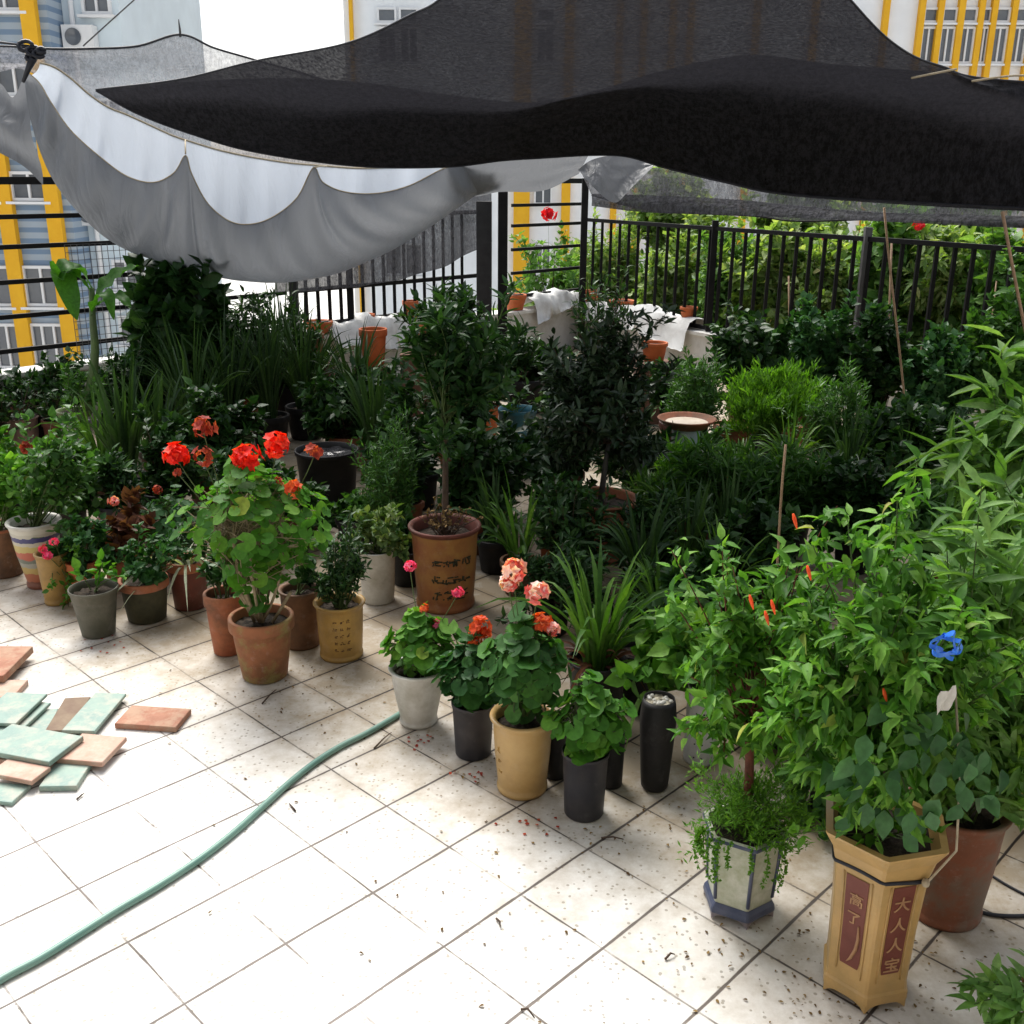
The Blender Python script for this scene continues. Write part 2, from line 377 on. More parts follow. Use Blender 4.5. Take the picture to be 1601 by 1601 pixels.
def ball_flower(mb, c, r, rng, n=16, pet=5):
    c = np.asarray(c, float)
    for i in range(n):
        v = unit(rng.normal(size=3)); v[2] = v[2]*.8+.15; v = unit(v); p = c+v*r*rng.uniform(.35, .98)
        a = unit(np.cross(v, rng.normal(size=3))); b = np.cross(v, a); k = r*.50*rng.uniform(.7, 1.25)
        t0 = rng.uniform(.0, 1.0)
        for j in range(pet):
            th = 2*math.pi*j/pet+rng.normal(0, .1); d = unit(a*math.cos(th)+b*math.sin(th)+v*.45)
            leaves(mb, [p], np.array([d]), np.array([v]), k*1.25, 'ovate', rng, 1.3, tint=np.array([t0]))

def flowerhead(parent, base, rng, px, py, Y, r, m, stalk_from, n=16, stem=GSTEM):
    c = at(px, py, Y); mb = MB(); ball_flower(mb, c, r, rng, n)
    fo = mb.build('flower_head', m, parent, base)
    sb = MB(); a = np.asarray(stalk_from, float); mid = (a+c)/2+np.array([(c[0]-a[0])*.2, 0, .02])
    t = np.linspace(0, 1, 8)[:, None]; tube(sb, (1-t)**2*a+2*t*(1-t)*mid+t*t*(c-np.array([0, 0, r*.3])), .0018, 5)
    st = sb.build('flower_stalk', stem, fo)
    # parent mesh is already relative to base, stalk needs the same origin shift
    st.data.transform(Matrix.Translation(Vector(-np.asarray(base, float))))
    return fo

# ------------------------------------------------------------------ pots
def pot_profile(style, rt, rb, h):
    w = .008+rt*.04
    if style == 'rim':       # tapered pot with a thick collar
        return [(0, .002), (rb*.92, .002), (rb, .008), (rb+(rt*.92-rb)*.5, h*.42), (rt*.90, h*.80), (rt*.905, h*.815), (rt*.995, h*.82), (rt, h*.835),
                (rt, h*.985), (rt*.985, h), (rt-w*1.1, h), (rt-w*1.3, h*.985), (rt*.82, h*.72)]
    if style == 'roll':      # rolled lip, nearly straight wall, ringed foot
        return [(0, .002), (rb*1.0, .002), (rb*1.03, .01), (rb*1.03, h*.07), (rb*.97, h*.09), (rb*1.0, h*.12), (rb+(rt*.9-rb)*.6, h*.5), (rt*.90, h*.88),
                (rt*.94, h*.94), (rt, h*.965), (rt*1.01, h*.985), (rt*.985, h), (rt-w, h*.995), (rt-w*1.6, h*.97), (rt*.80, h*.75)]
    if style == 'thin':      # thin plastic nursery pot
        return [(0, .002), (rb*.96, .002), (rb, .006), (rb+(rt*.95-rb)*.5, h*.5), (rt*.95, h*.93), (rt*.99, h*.935), (rt, h*.99), (rt*.99, h), (rt*.955, h), (rt*.93, h*.9), (rt*.88, h*.7)]
    if style == 'bag':       # tall straight grow bag, creased at the foot
        return [(0, .002), (rb*.80, .002), (rb*.96, .012), (rb, .035), (rb+(rt-rb)*.5, h*.45), (rt*.98, h*.78), (rt*.9, h*.94), (rt*.82, h), (rt*.78, h*.99), (rt*.8, h*.85)]
    if style == 'bowl':
        return [(0, .002), (rb, .002), (rb*1.02, h*.12), (rt*.85, h*.5), (rt*.97, h*.8), (rt*1.0, h*.86), (rt, h*.98), (rt*.97, h), (rt*.9, h*.97), (rt*.8, h*.7)]
    if style == 'cyl':
        return [(0, .002), (rb*.97, .002), (rb, .01), (rb+(rt-rb)*.5, h*.5), (rt*.985, h*.97), (rt, h*.985), (rt*.98, h), (rt*.93, h), (rt*.91, h*.97), (rt*.9, h*.7)]
POT = {}
def pot(name, label, cat, bx, by, rimy, wt, wb, style='rim', m=TERRA, rimm=None, z=0.0, group=None, wob=.006, soilm=SOIL, fill=.86, yc=None):
    """pot whose nearest foot point shows at (bx, by); returns dict"""
    P = gp(bx, by, z); s = ppm(P); rb = wb/2/s; dirn = unit(np.array([P[0], P[1], 0.0])); C = P+dirn*rb
    rt = wt/2/ppm(C+np.array([0, 0, .15])); h = max(.05, at(bx, rimy, C[1]-rt*.98)[2]-z)
    root = thing(name, label, cat, C, group)
    pr = pot_profile(style, rt, rb, h); mb = MB()
    if rimm is None: lathe(mb, pr, n=44, wob=wob); po = mb.build('pot', m, root)
    else:
        k = 5 if style == 'rim' else 8
        lathe(mb, pr[:k+1], n=44, wob=wob); po = mb.build('pot', m, root)
        mr = MB(); lathe(mr, pr[k:], n=44, wob=wob); mr.build('rim', rimm, po)
    sb = MB(); n = 30; rs = rt*(.84 if style not in ('bag',) else .76); a = np.linspace(0, 2*math.pi, n, endpoint=False)
    rng = np.random.default_rng(int(bx*7+by)); zz = h*fill
    rows = [(rs*q, zz+rng.normal(0, .004, n)) for q in (1, .8, .6, .4, .2)]
    V = np.concatenate([np.stack([r*np.cos(a), r*np.sin(a), zr+.006*(1-r/rs)], -1) for r, zr in rows]+[np.array([[0, 0, zz+.01]])])
    Q = [(i*n+j, i*n+(j+1) % n, (i+1)*n+(j+1) % n, (i+1)*n+j) for i in range(4) for j in range(n)]
    T = [(4*n+j, 4*n+(j+1) % n, 5*n) for j in range(n)]
    sb.add(V, T=T, Q=Q); sb.build('soil', soilm, root)
    CLIP[:] = [(C, rt*1.02, z+h)]
    return dict(root=root, C=C, rt=rt, rb=rb, h=h, z=z, top=C+np.array([0, 0, zz]), rng=rng, pot=po)

def ell(x0, y0, x1, y1, Y, deep=.85, dmax=.5):
    c = at((x0+x1)/2, (y0+y1)/2, Y); s = ppm(c); rx = (x1-x0)/2/s; rz = (y1-y0)/2/s
    return c, np.array([rx, min(rx*deep, dmax), rz])

def plant(p, kind, box4, n, ll, lm, leaf='ovate', stem=GSTEM, dY=0.0, trunk=None, **kw):
    C = p['C']; rng = p['rng']; Y = C[1]+dY; cen, rad = ell(*box4, Y)
    base = p['top']
    tt = None
    if trunk:                                                # trunk: (px, py of its top, radius)
        tt = at(trunk[0], trunk[1], Y); mid = (base+tt)/2+rng.normal(size=3)*.015
        tb = MB(); t = np.linspace(0, 1, 10)[:, None]; tube(tb, (1-t)**2*base+2*t*(1-t)*mid+t*t*tt, np.linspace(trunk[2]*1.25, trunk[2]*.8, 10), 8)
        tb.build('trunk', trunk[3] if len(trunk) > 3 else BARK, p['root'], C)
    if kind == 'ger': f, s = geran(rng, base, cen, rad, n, ll, **kw)
    else: f, s = bush(rng, base, cen, rad*(1.08 if n < 800 else 1), int(n*(1.6 if n < 800 else 1)), ll*(1.12 if n < 800 else 1), leaf, lm, trunk=tt, **kw)
    f.build('foliage', lm, p['root'], C); s.build('stem', stem, p['root'], C)
    p['cen'] = cen; p['rad'] = rad
    return p
def straps(p, n, length, width, lm, **kw):
    f = MB(); ribbons(f, p['top'], p['rng'], n, length, width, **kw); f.build('foliage', lm, p['root'], p['C']); return p

# ================================================================== SETTING
# ground far below, terrace slab, planting bed beyond the fence
mb = MB(); box(mb, (0, 60, -9.3), (400, 400, .3)); g = mb.build('ground', mat('street_concrete', (.62, .61, .58), (.55, .54, .5), .2, .9), smooth=False); tag(g, kind='structure')

A_ANG = math.radians(45.5)
def floor_material():
    m, nt = _nt('terrazzo_tiles'); L = nt.links.new
    tc = N(nt, 'ShaderNodeTexCoord')
    mp = N(nt, 'ShaderNodeMapping', vector_type='POINT'); mp.inputs['Rotation'].default_value = (0, 0, -A_ANG)
    L(tc.outputs['Object'], mp.inputs['Vector'])
    sx = N(nt, 'ShaderNodeSeparateXYZ'); L(mp.outputs[0], sx.inputs[0])
    def M_(op, a, b=None, c=None):
        n = N(nt, 'ShaderNodeMath', operation=op)
        for i, v in enumerate((a, b, c)):
            if v is None: continue
            if hasattr(v, 'is_linked'): L(v, n.inputs[i])
            else: n.inputs[i].default_value = v
        return n.outputs[0]
    wn_ = N(nt, 'ShaderNodeTexNoise', Scale=2.0, Detail=3.0); L(tc.outputs['Object'], wn_.inputs['Vector'])
    wob = M_('MULTIPLY', M_('SUBTRACT', wn_.outputs[0], .5), .012)
    dist = []; ids = []
    for ax, off, stp in ((0, 1.206, .300), (1, 1.106, .3105)):   # x' = along A (B-lines), y' = across (A-lines)
        q = M_('DIVIDE', M_('SUBTRACT', M_('ADD', sx.outputs[ax], wob), off), stp)
        fr = M_('FRACT', q); ids.append(M_('FLOOR', q))
        dist.append(M_('MULTIPLY', M_('MINIMUM', fr, M_('SUBTRACT', 1.0, fr)), stp))
    # grout: A-lines are wide and dark, B-lines thinner
    n2 = N(nt, 'ShaderNodeTexNoise', Scale=14.0, Detail=6.0); L(tc.outputs['Object'], n2.inputs['Vector'])
    var = M_('MULTIPLY', n2.outputs[0], .0050)
    def line(d, w): 
        mr = N(nt, 'ShaderNodeMapRange'); L(d, mr.inputs[0]); mr.inputs[1].default_value = w; mr.inputs[2].default_value = w+.0022
        mr.inputs[3].default_value = 1; mr.inputs[4].default_value = 0; return mr.outputs[0]
    gA = line(M_('SUBTRACT', dist[1], var), .0006); gB = line(M_('SUBTRACT', dist[0], var), -.0006)
    nb_ = N(nt, 'ShaderNodeTexNoise', Scale=3.3, Detail=5.0, Roughness=.7); L(tc.outputs['Object'], nb_.inputs['Vector'])
    brk = N(nt, 'ShaderNodeMapRange'); L(nb_.outputs[0], brk.inputs[0]); brk.inputs[1].default_value = .40; brk.inputs[2].default_value = .54; brk.inputs[3].default_value = .3
    brA = N(nt, 'ShaderNodeMapRange'); L(nb_.outputs[0], brA.inputs[0]); brA.inputs[1].default_value = .30; brA.inputs[2].default_value = .42; brA.inputs[3].default_value = .8
    grout = M_('MAXIMUM', M_('MULTIPLY', gA, brA.outputs[0]), M_('MULTIPLY', gB, brk.outputs[0]))
    # per tile tone
    cb = N(nt, 'ShaderNodeCombineXYZ'); L(ids[0], cb.inputs[0]); L(ids[1], cb.inputs[1])
    wt = N(nt, 'ShaderNodeTexWhiteNoise', noise_dimensions='3D'); L(cb.outputs[0], wt.inputs['Vector'])
    base = ramp(nt, wt.outputs['Value'], [(0, (.69, .67, .63)), (1, (.78, .77, .74))])
    # terrazzo chips
    vo = N(nt, 'ShaderNodeTexVoronoi', Scale=62.0); L(tc.outputs['Object'], vo.inputs['Vector'])
    sc_ = N(nt, 'ShaderNodeSeparateColor'); L(vo.outputs['Color'], sc_.inputs[0])
    chipm = M_('MULTIPLY', M_('LESS_THAN', vo.outputs['Distance'], .30), M_('GREATER_THAN', sc_.outputs[0], .72))
    c = mix(nt, M_('MULTIPLY', chipm, .8), base, (.30, .28, .24))
    # dirt: large patches, stronger towards the pots (soil washed out of them, and shade painted in)
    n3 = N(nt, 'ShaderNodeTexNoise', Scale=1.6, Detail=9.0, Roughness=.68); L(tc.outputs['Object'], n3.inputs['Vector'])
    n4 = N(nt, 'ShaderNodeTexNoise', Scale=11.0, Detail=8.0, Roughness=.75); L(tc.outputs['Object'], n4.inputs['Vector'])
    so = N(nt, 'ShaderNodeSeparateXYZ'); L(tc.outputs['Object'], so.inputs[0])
    # distance past the line where the bright floor turns to shade
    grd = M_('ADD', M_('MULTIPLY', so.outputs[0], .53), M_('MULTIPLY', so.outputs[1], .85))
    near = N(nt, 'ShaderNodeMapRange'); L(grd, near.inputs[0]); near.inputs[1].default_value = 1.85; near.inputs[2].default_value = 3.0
    dirt_shade = M_('ADD', M_('MULTIPLY', n3.outputs[0], .55), M_('MULTIPLY', n4.outputs[0], .45))
    dirt_shade = M_('ADD', dirt_shade, M_('MULTIPLY', near.outputs[0], .30))
    dm = N(nt, 'ShaderNodeMapRange'); L(dirt_shade, dm.inputs[0]); dm.inputs[1].default_value = .50; dm.inputs[2].default_value = .80; dm.inputs[4].default_value = .85
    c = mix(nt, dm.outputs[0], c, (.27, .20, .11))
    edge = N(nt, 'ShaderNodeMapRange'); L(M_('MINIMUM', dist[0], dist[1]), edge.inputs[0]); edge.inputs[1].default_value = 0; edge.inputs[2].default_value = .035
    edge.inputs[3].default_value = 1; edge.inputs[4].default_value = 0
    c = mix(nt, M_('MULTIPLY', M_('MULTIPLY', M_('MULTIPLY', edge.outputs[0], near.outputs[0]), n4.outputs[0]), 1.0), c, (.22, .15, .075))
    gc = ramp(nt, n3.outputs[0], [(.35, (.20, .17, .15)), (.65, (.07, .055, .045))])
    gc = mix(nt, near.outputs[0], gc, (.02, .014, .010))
    c = mix(nt, grout, c, gc)
    p = N(nt, 'ShaderNodeBsdfPrincipled', Roughness=.55); L(c, p.inputs['Base Color']); p.inputs['Specular IOR Level'].default_value = .35
    b = N(nt, 'ShaderNodeBump', Strength=.5, Distance=.004); L(M_('SUBTRACT', 1.0, grout), b.inputs['Height']); L(b.outputs[0], p.inputs['Normal'])
    o = N(nt, 'ShaderNodeOutputMaterial'); L(p.outputs[0], o.inputs[0]); return m

FC = np.array([.828, 12.8, 0])                                  # corner of the two fences
DL = np.array([-math.cos(math.radians(45.6)), -math.sin(math.radians(45.6)), 0])   # along the left (back) fence, towards the camera
DR = unit(np.array([3.85-.828, 8.0-12.8, 0]))                   # along the right fence
mb = MB()
e1 = FC+DL*16.5; e2 = FC+DR*13.5
out = [FC, e1, np.array([-9, -4, 0.]), np.array([9, -4, 0.]), e2]
V = [p for p in out]+[p-np.array([0, 0, .35]) for p in out]
me = bpy.data.meshes.new('terrace_floor')
me.from_pydata([list(map(float, v)) for v in V], [], [(0, 1, 2, 3, 4), (9, 8, 7, 6, 5)]+[(i, 5+i, 5+(i+1) % 5, (i+1) % 5) for i in range(5)])
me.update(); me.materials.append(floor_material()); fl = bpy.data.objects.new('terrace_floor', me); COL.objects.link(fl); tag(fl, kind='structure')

# garden bed on the other side of the right-hand fence
nR = unit(np.array([-DR[1], DR[0], 0]));
if nR[1] < 0: nR = -nR
nL = unit(np.array([-DL[1], DL[0], 0]))
if nL[1] < 0: nL = -nL
mb = MB(); q = [FC+nR*.12-DR*2.5, FC+nR*.12+DR*12, FC+nR*7+DR*12, FC+nR*7-DR*2.5]
sheet(mb, [[q[0]+np.array([0, 0, .1]), q[1]+np.array([0, 0, .1])], [q[3]+np.array([0, 0, .1]), q[2]+np.array([0, 0, .1])]])
gb = mb.build('garden_soil', mat('garden_soil', (.16, .12, .07), (.10, .08, .045), 4, .95), smooth=False); tag(gb, kind='structure')

# parapets
def parapet(name, label, a, b, z, w=.2):
    mb = MB(); bar(mb, a+np.array([0, 0, z/2]), b+np.array([0, 0, z/2]), w, z)
    wl = mb.build('wall', CONC, None, a, smooth=False)
    root = thing(name, label, 'parapet', a); wl.parent = root; wl.location = (0, 0, 0)
    mc = MB(); bar(mc, a+np.array([0, 0, z+.017]), b+np.array([0, 0, z+.017]), w+.06, .035); mc.build('coping', mat('white_coping', (.80, .79, .76), (.68, .67, .63), 5, .8, stain=(.4, .37, .3), sscale=6, samount=.4), root, a, smooth=False)
parapet('parapet_wall', 'low concrete parapet with white top running under the back fence from the left', e1, FC+DL*.12, .47)
parapet('parapet_wall', 'low concrete parapet under the right-hand railing, mostly behind shrubs', FC+DR*.001+nR*0, FC+DR*12, .40)

# unseen wall with eave, added behind the camera to cut the skylight
hw = thing('light_block_wall', 'plain rendered wall added unseen behind the camera to block skylight, facing the plants', 'light blocker', (0, -1.6, 0))
m_ = MB(); box(m_, (-5.2, -1.7, 3.0), (8.4, .2, 6.0)); box(m_, (5.2, -1.7, 3.0), (8.4, .2, 6.0)); box(m_, (0, -1.7, 4.4), (2.0, .2, 3.2)); m_.build('wall', mat('light_block_render', (.30, .28, .25), (.24, .22, .20), 2, .9), hw, hw.location, smooth=False)
m_ = MB(); box(m_, (0, -1.75, 1.4), (1.99, .06, 2.78)); m_.build('light_block_door', mat('light_block_door_paint', (.10, .07, .05), None, 5, .6), hw, hw.location, smooth=False)
m_ = MB(); box(m_, (0, -1.35, 6.1), (19, 1.2, .16)); m_.build('light_block_eave', mat('light_block_render', (.30, .28, .25)), hw, hw.location, smooth=False)

# ---- fences
def onL(px):                                                    # point of the back fence line that shows at column px
    d = ray(px, 400); k = d[0]/d[1]; t = (FC[0]-k*FC[1])/(-DL[0]-k*-DL[1]); return FC+DL*t
def onR(px):
    d = ray(px, 400); k = d[0]/d[1]; t = (k*FC[1]-FC[0])/(DR[0]-k*DR[1]); return FC+DR*t
Z3 = np.array([0, 0, 1.0])
def rail_fence(label, a, b, zs, posts, th=.035):
    r = thing('rail_fence', label, 'fence', a)
    for z in zs:
        m_ = MB(); bar(m_, a+Z3*z, b+Z3*z, .03, th if z < 1.8 else .055); m_.build('rail', BLACKM, r, a, smooth=False)
    for p in posts:
        m_ = MB(); bar(m_, p+Z3*.505, p+Z3*1.95, .055); m_.build('post', BLACKM, r, a, smooth=False)
    return r
RZ = [1.92, 1.66, 1.44, 1.18, .92, .66]
a0 = FC+DL*15
rail_fence('black horizontal rail fence on the left, in front of the blue and yellow building', a0, onL(444), RZ, [a0, onL(-160), onL(216), onL(330)])
rail_fence('short black horizontal rail fence between the canopy post and the corner, with a red rose', onL(800), FC, RZ, [FC-DR*0])
def bar_fence(label, a, b, zt, zb, sp, posts, mid=None, gpost=()):
    r = thing('railing', label, 'railing', a); L_ = np.linalg.norm(b-a); d = (b-a)/L_
    for z in [zt, zb]+([mid] if mid else []):
        m_ = MB(); bar(m_, a+Z3*z, b+Z3*z, .04, .04); m_.build('rail', BLACKM, r, a, smooth=False)
    n = int(L_/sp)
    for i in range(1, n):
        p = a+d*i*sp; m_ = MB(); bar(m_, p+Z3*(zb+.021), p+Z3*(zt-.021), .031); m_.build('baluster', BLACKM, r, a, smooth=False)
    for p, z, gm in posts:
        m_ = MB(); bar(m_, p+Z3*.44, p+Z3*z, .06); m_.build('post', gm, r, a, smooth=False)
# baluster spacing from the photograph: 18 px near the corner
bar_fence('black upright-bar railing in the middle, half covered by the hanging grey net', onL(456), onL(748), 1.60, .60, .135, [(onL(545), 1.64, BLACKM)], mid=.93)
bar_fence('long black upright-bar railing on the right in front of the bright green trees', FC+DR*.05, FC+DR*9.0, 1.48, .47, .168,
          [(onR(1115), 1.56, BLACKM), (onR(1353), 1.58, GREYM)])

# wire mesh lashed to the left fence
r = thing('wire_mesh', 'fine grey wire mesh fixed on the left rail fence beside the big drooping leaf', 'mesh', onL(100))
m_ = MB(); pa, pb = onL(100)-nL*.03, onL(330)-nL*.03; n = 26
for i in range(n+1): p = pa+(pb-pa)*i/n; bar(m_, p+Z3*.52, p+Z3*1.44, .004)
for z in np.arange(.54, 1.45, .06): bar(m_, pa+Z3*z, pb+Z3*z, .004)
m_.build('wires', GREYM, r, onL(100), smooth=False)

# ---- canopy posts
def post(label, px, Y, z0, z1, w, m=BLACKM, py=400):
    p = at(px, py, Y); p[2] = z0; r = thing('canopy_post', label, 'post', p)
    m_ = MB(); bar(m_, p, p+Z3*(z1-z0), w); m_.build('shaft', m, r, p, smooth=False)
    m_ = MB(); box(m_, p+Z3*.012, (w*2.2, w*2.2, .022)); m_.build('base_plate', m, r, p, smooth=False)
DGREY = mat('dark_grey_post', (.05, .05, .052), (.035, .035, .037), 10, .6, bump=.03)
post('dark post holding the white tarp at the end of the left rail fence', 456, 9.3, 0, 1.75, .07, DGREY)
post('wide dark post at the right end of the hanging net', 757, 11.2, 0, 1.72, .16, DGREY)
post('black canopy post just right of the wide dark post, by the rail fence', 786, 11.0, 0, 2.02, .10)
post('slim black corner post where the two fences meet', 912, 12.4, 0, 1.95, .075)

# ================================================================== BUILDINGS
def facade_mat(name, c, stripe=None, step=.6):
    m, nt = _nt(name); L = nt.links.new
    tc = N(nt, 'ShaderNodeTexCoord'); n1 = N(nt, 'ShaderNodeTexNoise', Scale=1.2, Detail=5.0); L(tc.outputs['Object'], n1.inputs['Vector'])
    col = ramp(nt, n1.outputs[0], [(.3, c), (.7, [v*.9 for v in c])])
    if stripe:
        s = N(nt, 'ShaderNodeSeparateXYZ'); L(tc.outputs['Object'], s.inputs[0])
        w = N(nt, 'ShaderNodeMath', operation='DIVIDE'); L(s.outputs[2], w.inputs[0]); w.inputs[1].default_value = step
        f = N(nt, 'ShaderNodeMath', operation='FRACT'); L(w.outputs[0], f.inputs[0])
        g_ = N(nt, 'ShaderNodeMath', operation='GREATER_THAN'); L(f.outputs[0], g_.inputs[0]); g_.inputs[1].default_value = .55
        col = mix(nt, g_.outputs[0], col, stripe)
    p = N(nt, 'ShaderNodeBsdfPrincipled', Roughness=.85); L(col, p.inputs['Base Color'])
    o = N(nt, 'ShaderNodeOutputMaterial'); L(p.outputs[0], o.inputs[0]); return m
YEL = mat('yellow_paint', (.80, .44, .02), (.74, .38, .015), 2, .7, bump=0)
WFR = mat('white_frame', (.78, .78, .78), (.74, .74, .74), 4, .5, bump=0)
GLASS = mat('window_glass', (.10, .11, .13), (.14, .15, .16), 1.5, .15, bump=0, spec=.6)
BLUEF = facade_mat('blue_striped_wall', (.36, .43, .50), (.17, .25, .36), .30)
PALEF = facade_mat('pale_blue_wall', (.68, .77, .82))
WHITEF = facade_mat('white_blue_wall', (.86, .88, .90))

def window(parent, org, x0, x1, z0, z1, y, mull=1, trans=0):
    """window in a wall facing -Y; frame stands proud, pane sits in it"""
    t = .08; m_ = MB()
    xc, zc = (x0+x1)/2, (z0+z1)/2
    box(m_, (xc, y-.06, z1-t/2), (x1-x0, .12, t)); box(m_, (xc, y-.06, z0+t/2), (x1-x0, .12, t))
    box(m_, (x0+t/2, y-.06, zc), (t, .12, z1-z0-2*t)); box(m_, (x1-t/2, y-.06, zc), (t, .12, z1-z0-2*t))
    for i in range(mull):
        xx = x0+(x1-x0)*(i+1)/(mull+1); box(m_, (xx, y-.05, zc), (t*.8, .10, z1-z0-2*t))
    if trans: box(m_, (xc, y-.045, z0+(z1-z0)*trans), (x1-x0-2*t, .07, t))
    f = m_.build('window', WFR, parent, org, smooth=False)
    g_ = MB(); box(g_, (xc, y-.015, zc), (x1-x0-2*t, .03, z1-z0-2*t)); g_.build('pane', GLASS, f, org, smooth=False)
    m_ = MB(); box(m_, (xc, y-.14, z0-.05), (x1-x0+.2, .22, .07)); m_.build('sill', WFR, f, org, smooth=False)

# left building: facade plane at Y = 30
YA = 30.0
def XZ(px, py, Y): p = at(px, py, Y); return p[0], p[2]
org = np.array([XZ(-150, 300, YA)[0], YA, -9.15])
bA = thing('apartment_building', 'blue striped building with yellow pilasters and white framed windows at the left edge', 'building', org)
xa, xb = XZ(-420, 300, YA)[0], XZ(108, 300, YA)[0]
m_ = MB(); box(m_, ((xa+xb)/2, YA+4, 2), (xb-xa, 8, 22.3)); m_.build('wall', BLUEF, bA, org, smooth=False)
xc_, xd = xb, XZ(185, 200, YA)[0]
m_ = MB(); box(m_, ((xc_+xd)/2, YA+5.0, 2), (xd-xc_-.01, 8, 22.2)); m_.build('side_wall', PALEF, bA, org, smooth=False)
for px in (-225, -150, -68, 10, 84):
    x = XZ(px, 300, YA)[0]; m_ = MB(); box(m_, (x, YA-.12, 1.9), (.40, .24, 22)); m_.build('pilaster', YEL, bA, org, smooth=False)
for k, cx in enumerate((-187, -108, -29, 48)):
    x = XZ(cx, 300, YA)[0]
    for (ya, yb, mu) in ((-35, 18, 1), (268, 314, 1), (415, 478, 1), (505, 575, 2), (100, 150, 1), (650, 720, 1)):
        z1, z0 = XZ(cx, ya, YA)[1], XZ(cx, yb, YA)[1]; window(bA, org, x-.52, x+.52, z0, z1, YA, mu)
for (cx, ya, yb) in ((163, -30, 15), (165, 410, 455), (165, 500, 545), (165, 150, 190)):
    x = XZ(cx, 300, YA)[0]; z1, z0 = XZ(cx, ya, YA)[1], XZ(cx, yb, YA)[1]; window(bA, org, x-.4, x+.4, z0, z1, YA+1.0, 1)

for (cx, cy) in ((150, 335), (172, 470), (130, 60)):
    x, z = XZ(cx, cy, YA+1.0); m_ = MB(); box(m_, (x, YA+.80, z), (.85, .36, .6)); ac = m_.build('air_conditioner', WFR, bA, np.array([XZ(-150, 300, YA)[0], YA, -9.15]), smooth=False)
    m_ = MB(); lathe(m_, [(.001, .0), (.2, .0), (.22, .02)], (0, 0, 0), 20); g2 = m_.build('fan_grille', GLASS, ac); g2.data.transform(Matrix.Rotation(math.pi/2, 4, 'X')); g2.location = Vector((x-.12, YA+.61, z))-Vector((XZ(-150, 300, YA)[0], YA, -9.15))
m_ = MB(); x = XZ(118, 300, YA)[0]; tube(m_, [(x+.1, YA+.92, -9), (x+.1, YA+.92, 13)], .07, 8); m_.build('downpipe', WFR, bA, org, smooth=True)

# right building: facade plane at Y = 44
YB = 44.0
org = np.array([XZ(1100, 300, YB)[0], YB, -9.15])
bB = thing('apartment_building', 'long pale building with thin yellow pilasters, seen top right and through the net', 'building', org)
x0, x1 = XZ(548, 300, YB)[0], XZ(2150, 300, YB)[0]
m_ = MB(); box(m_, ((x0+x1)/2, YB+4, 2.5), (x1-x0, 8, 23.3)); m_.build('wall', WHITEF, bB, org, smooth=False)
for px, w in ((551, 5), (818, 24), (890, 13), (968, 9), (1005, 9), (1050, 9), (1078, 9), (1180, 9), (1270, 9), (1379, 8), (1434, 8), (1463, 8), (1495, 9), (1526, 8), (1546, 8), (1577, 8), (1607, 8), (1650, 8), (1700, 8), (1760, 8), (1820, 8)):
    x = XZ(px, 60, YB)[0]; w = w*YB/F*1.0; m_ = MB(); box(m_, (x, YB-.13, 2.3), (w, .26, 22.8)); m_.build('pilaster', YEL, bB, org, smooth=False)
for cx in (606, 640, 853, 1450, 1479, 1510, 1536, 1561, 1591, 1625, 1675, 1730, 1790):
    x = XZ(cx, 60, YB)[0]; h_ = .30 if cx > 1400 else .38
    if cx in (1536,): h_ = .2
    for (ya, yb, mu) in ((12, 36, 0), (42, 100, 1), (-130, -60, 1), (-40, -10, 0), (150, 205, 1), (285, 320, 1), (380, 430, 1)):
        z1, z0 = XZ(cx, ya, YB)[1], XZ(cx, yb, YB)[1]; window(bB, org, x-h_, x+h_, z0, z1, YB, mu)

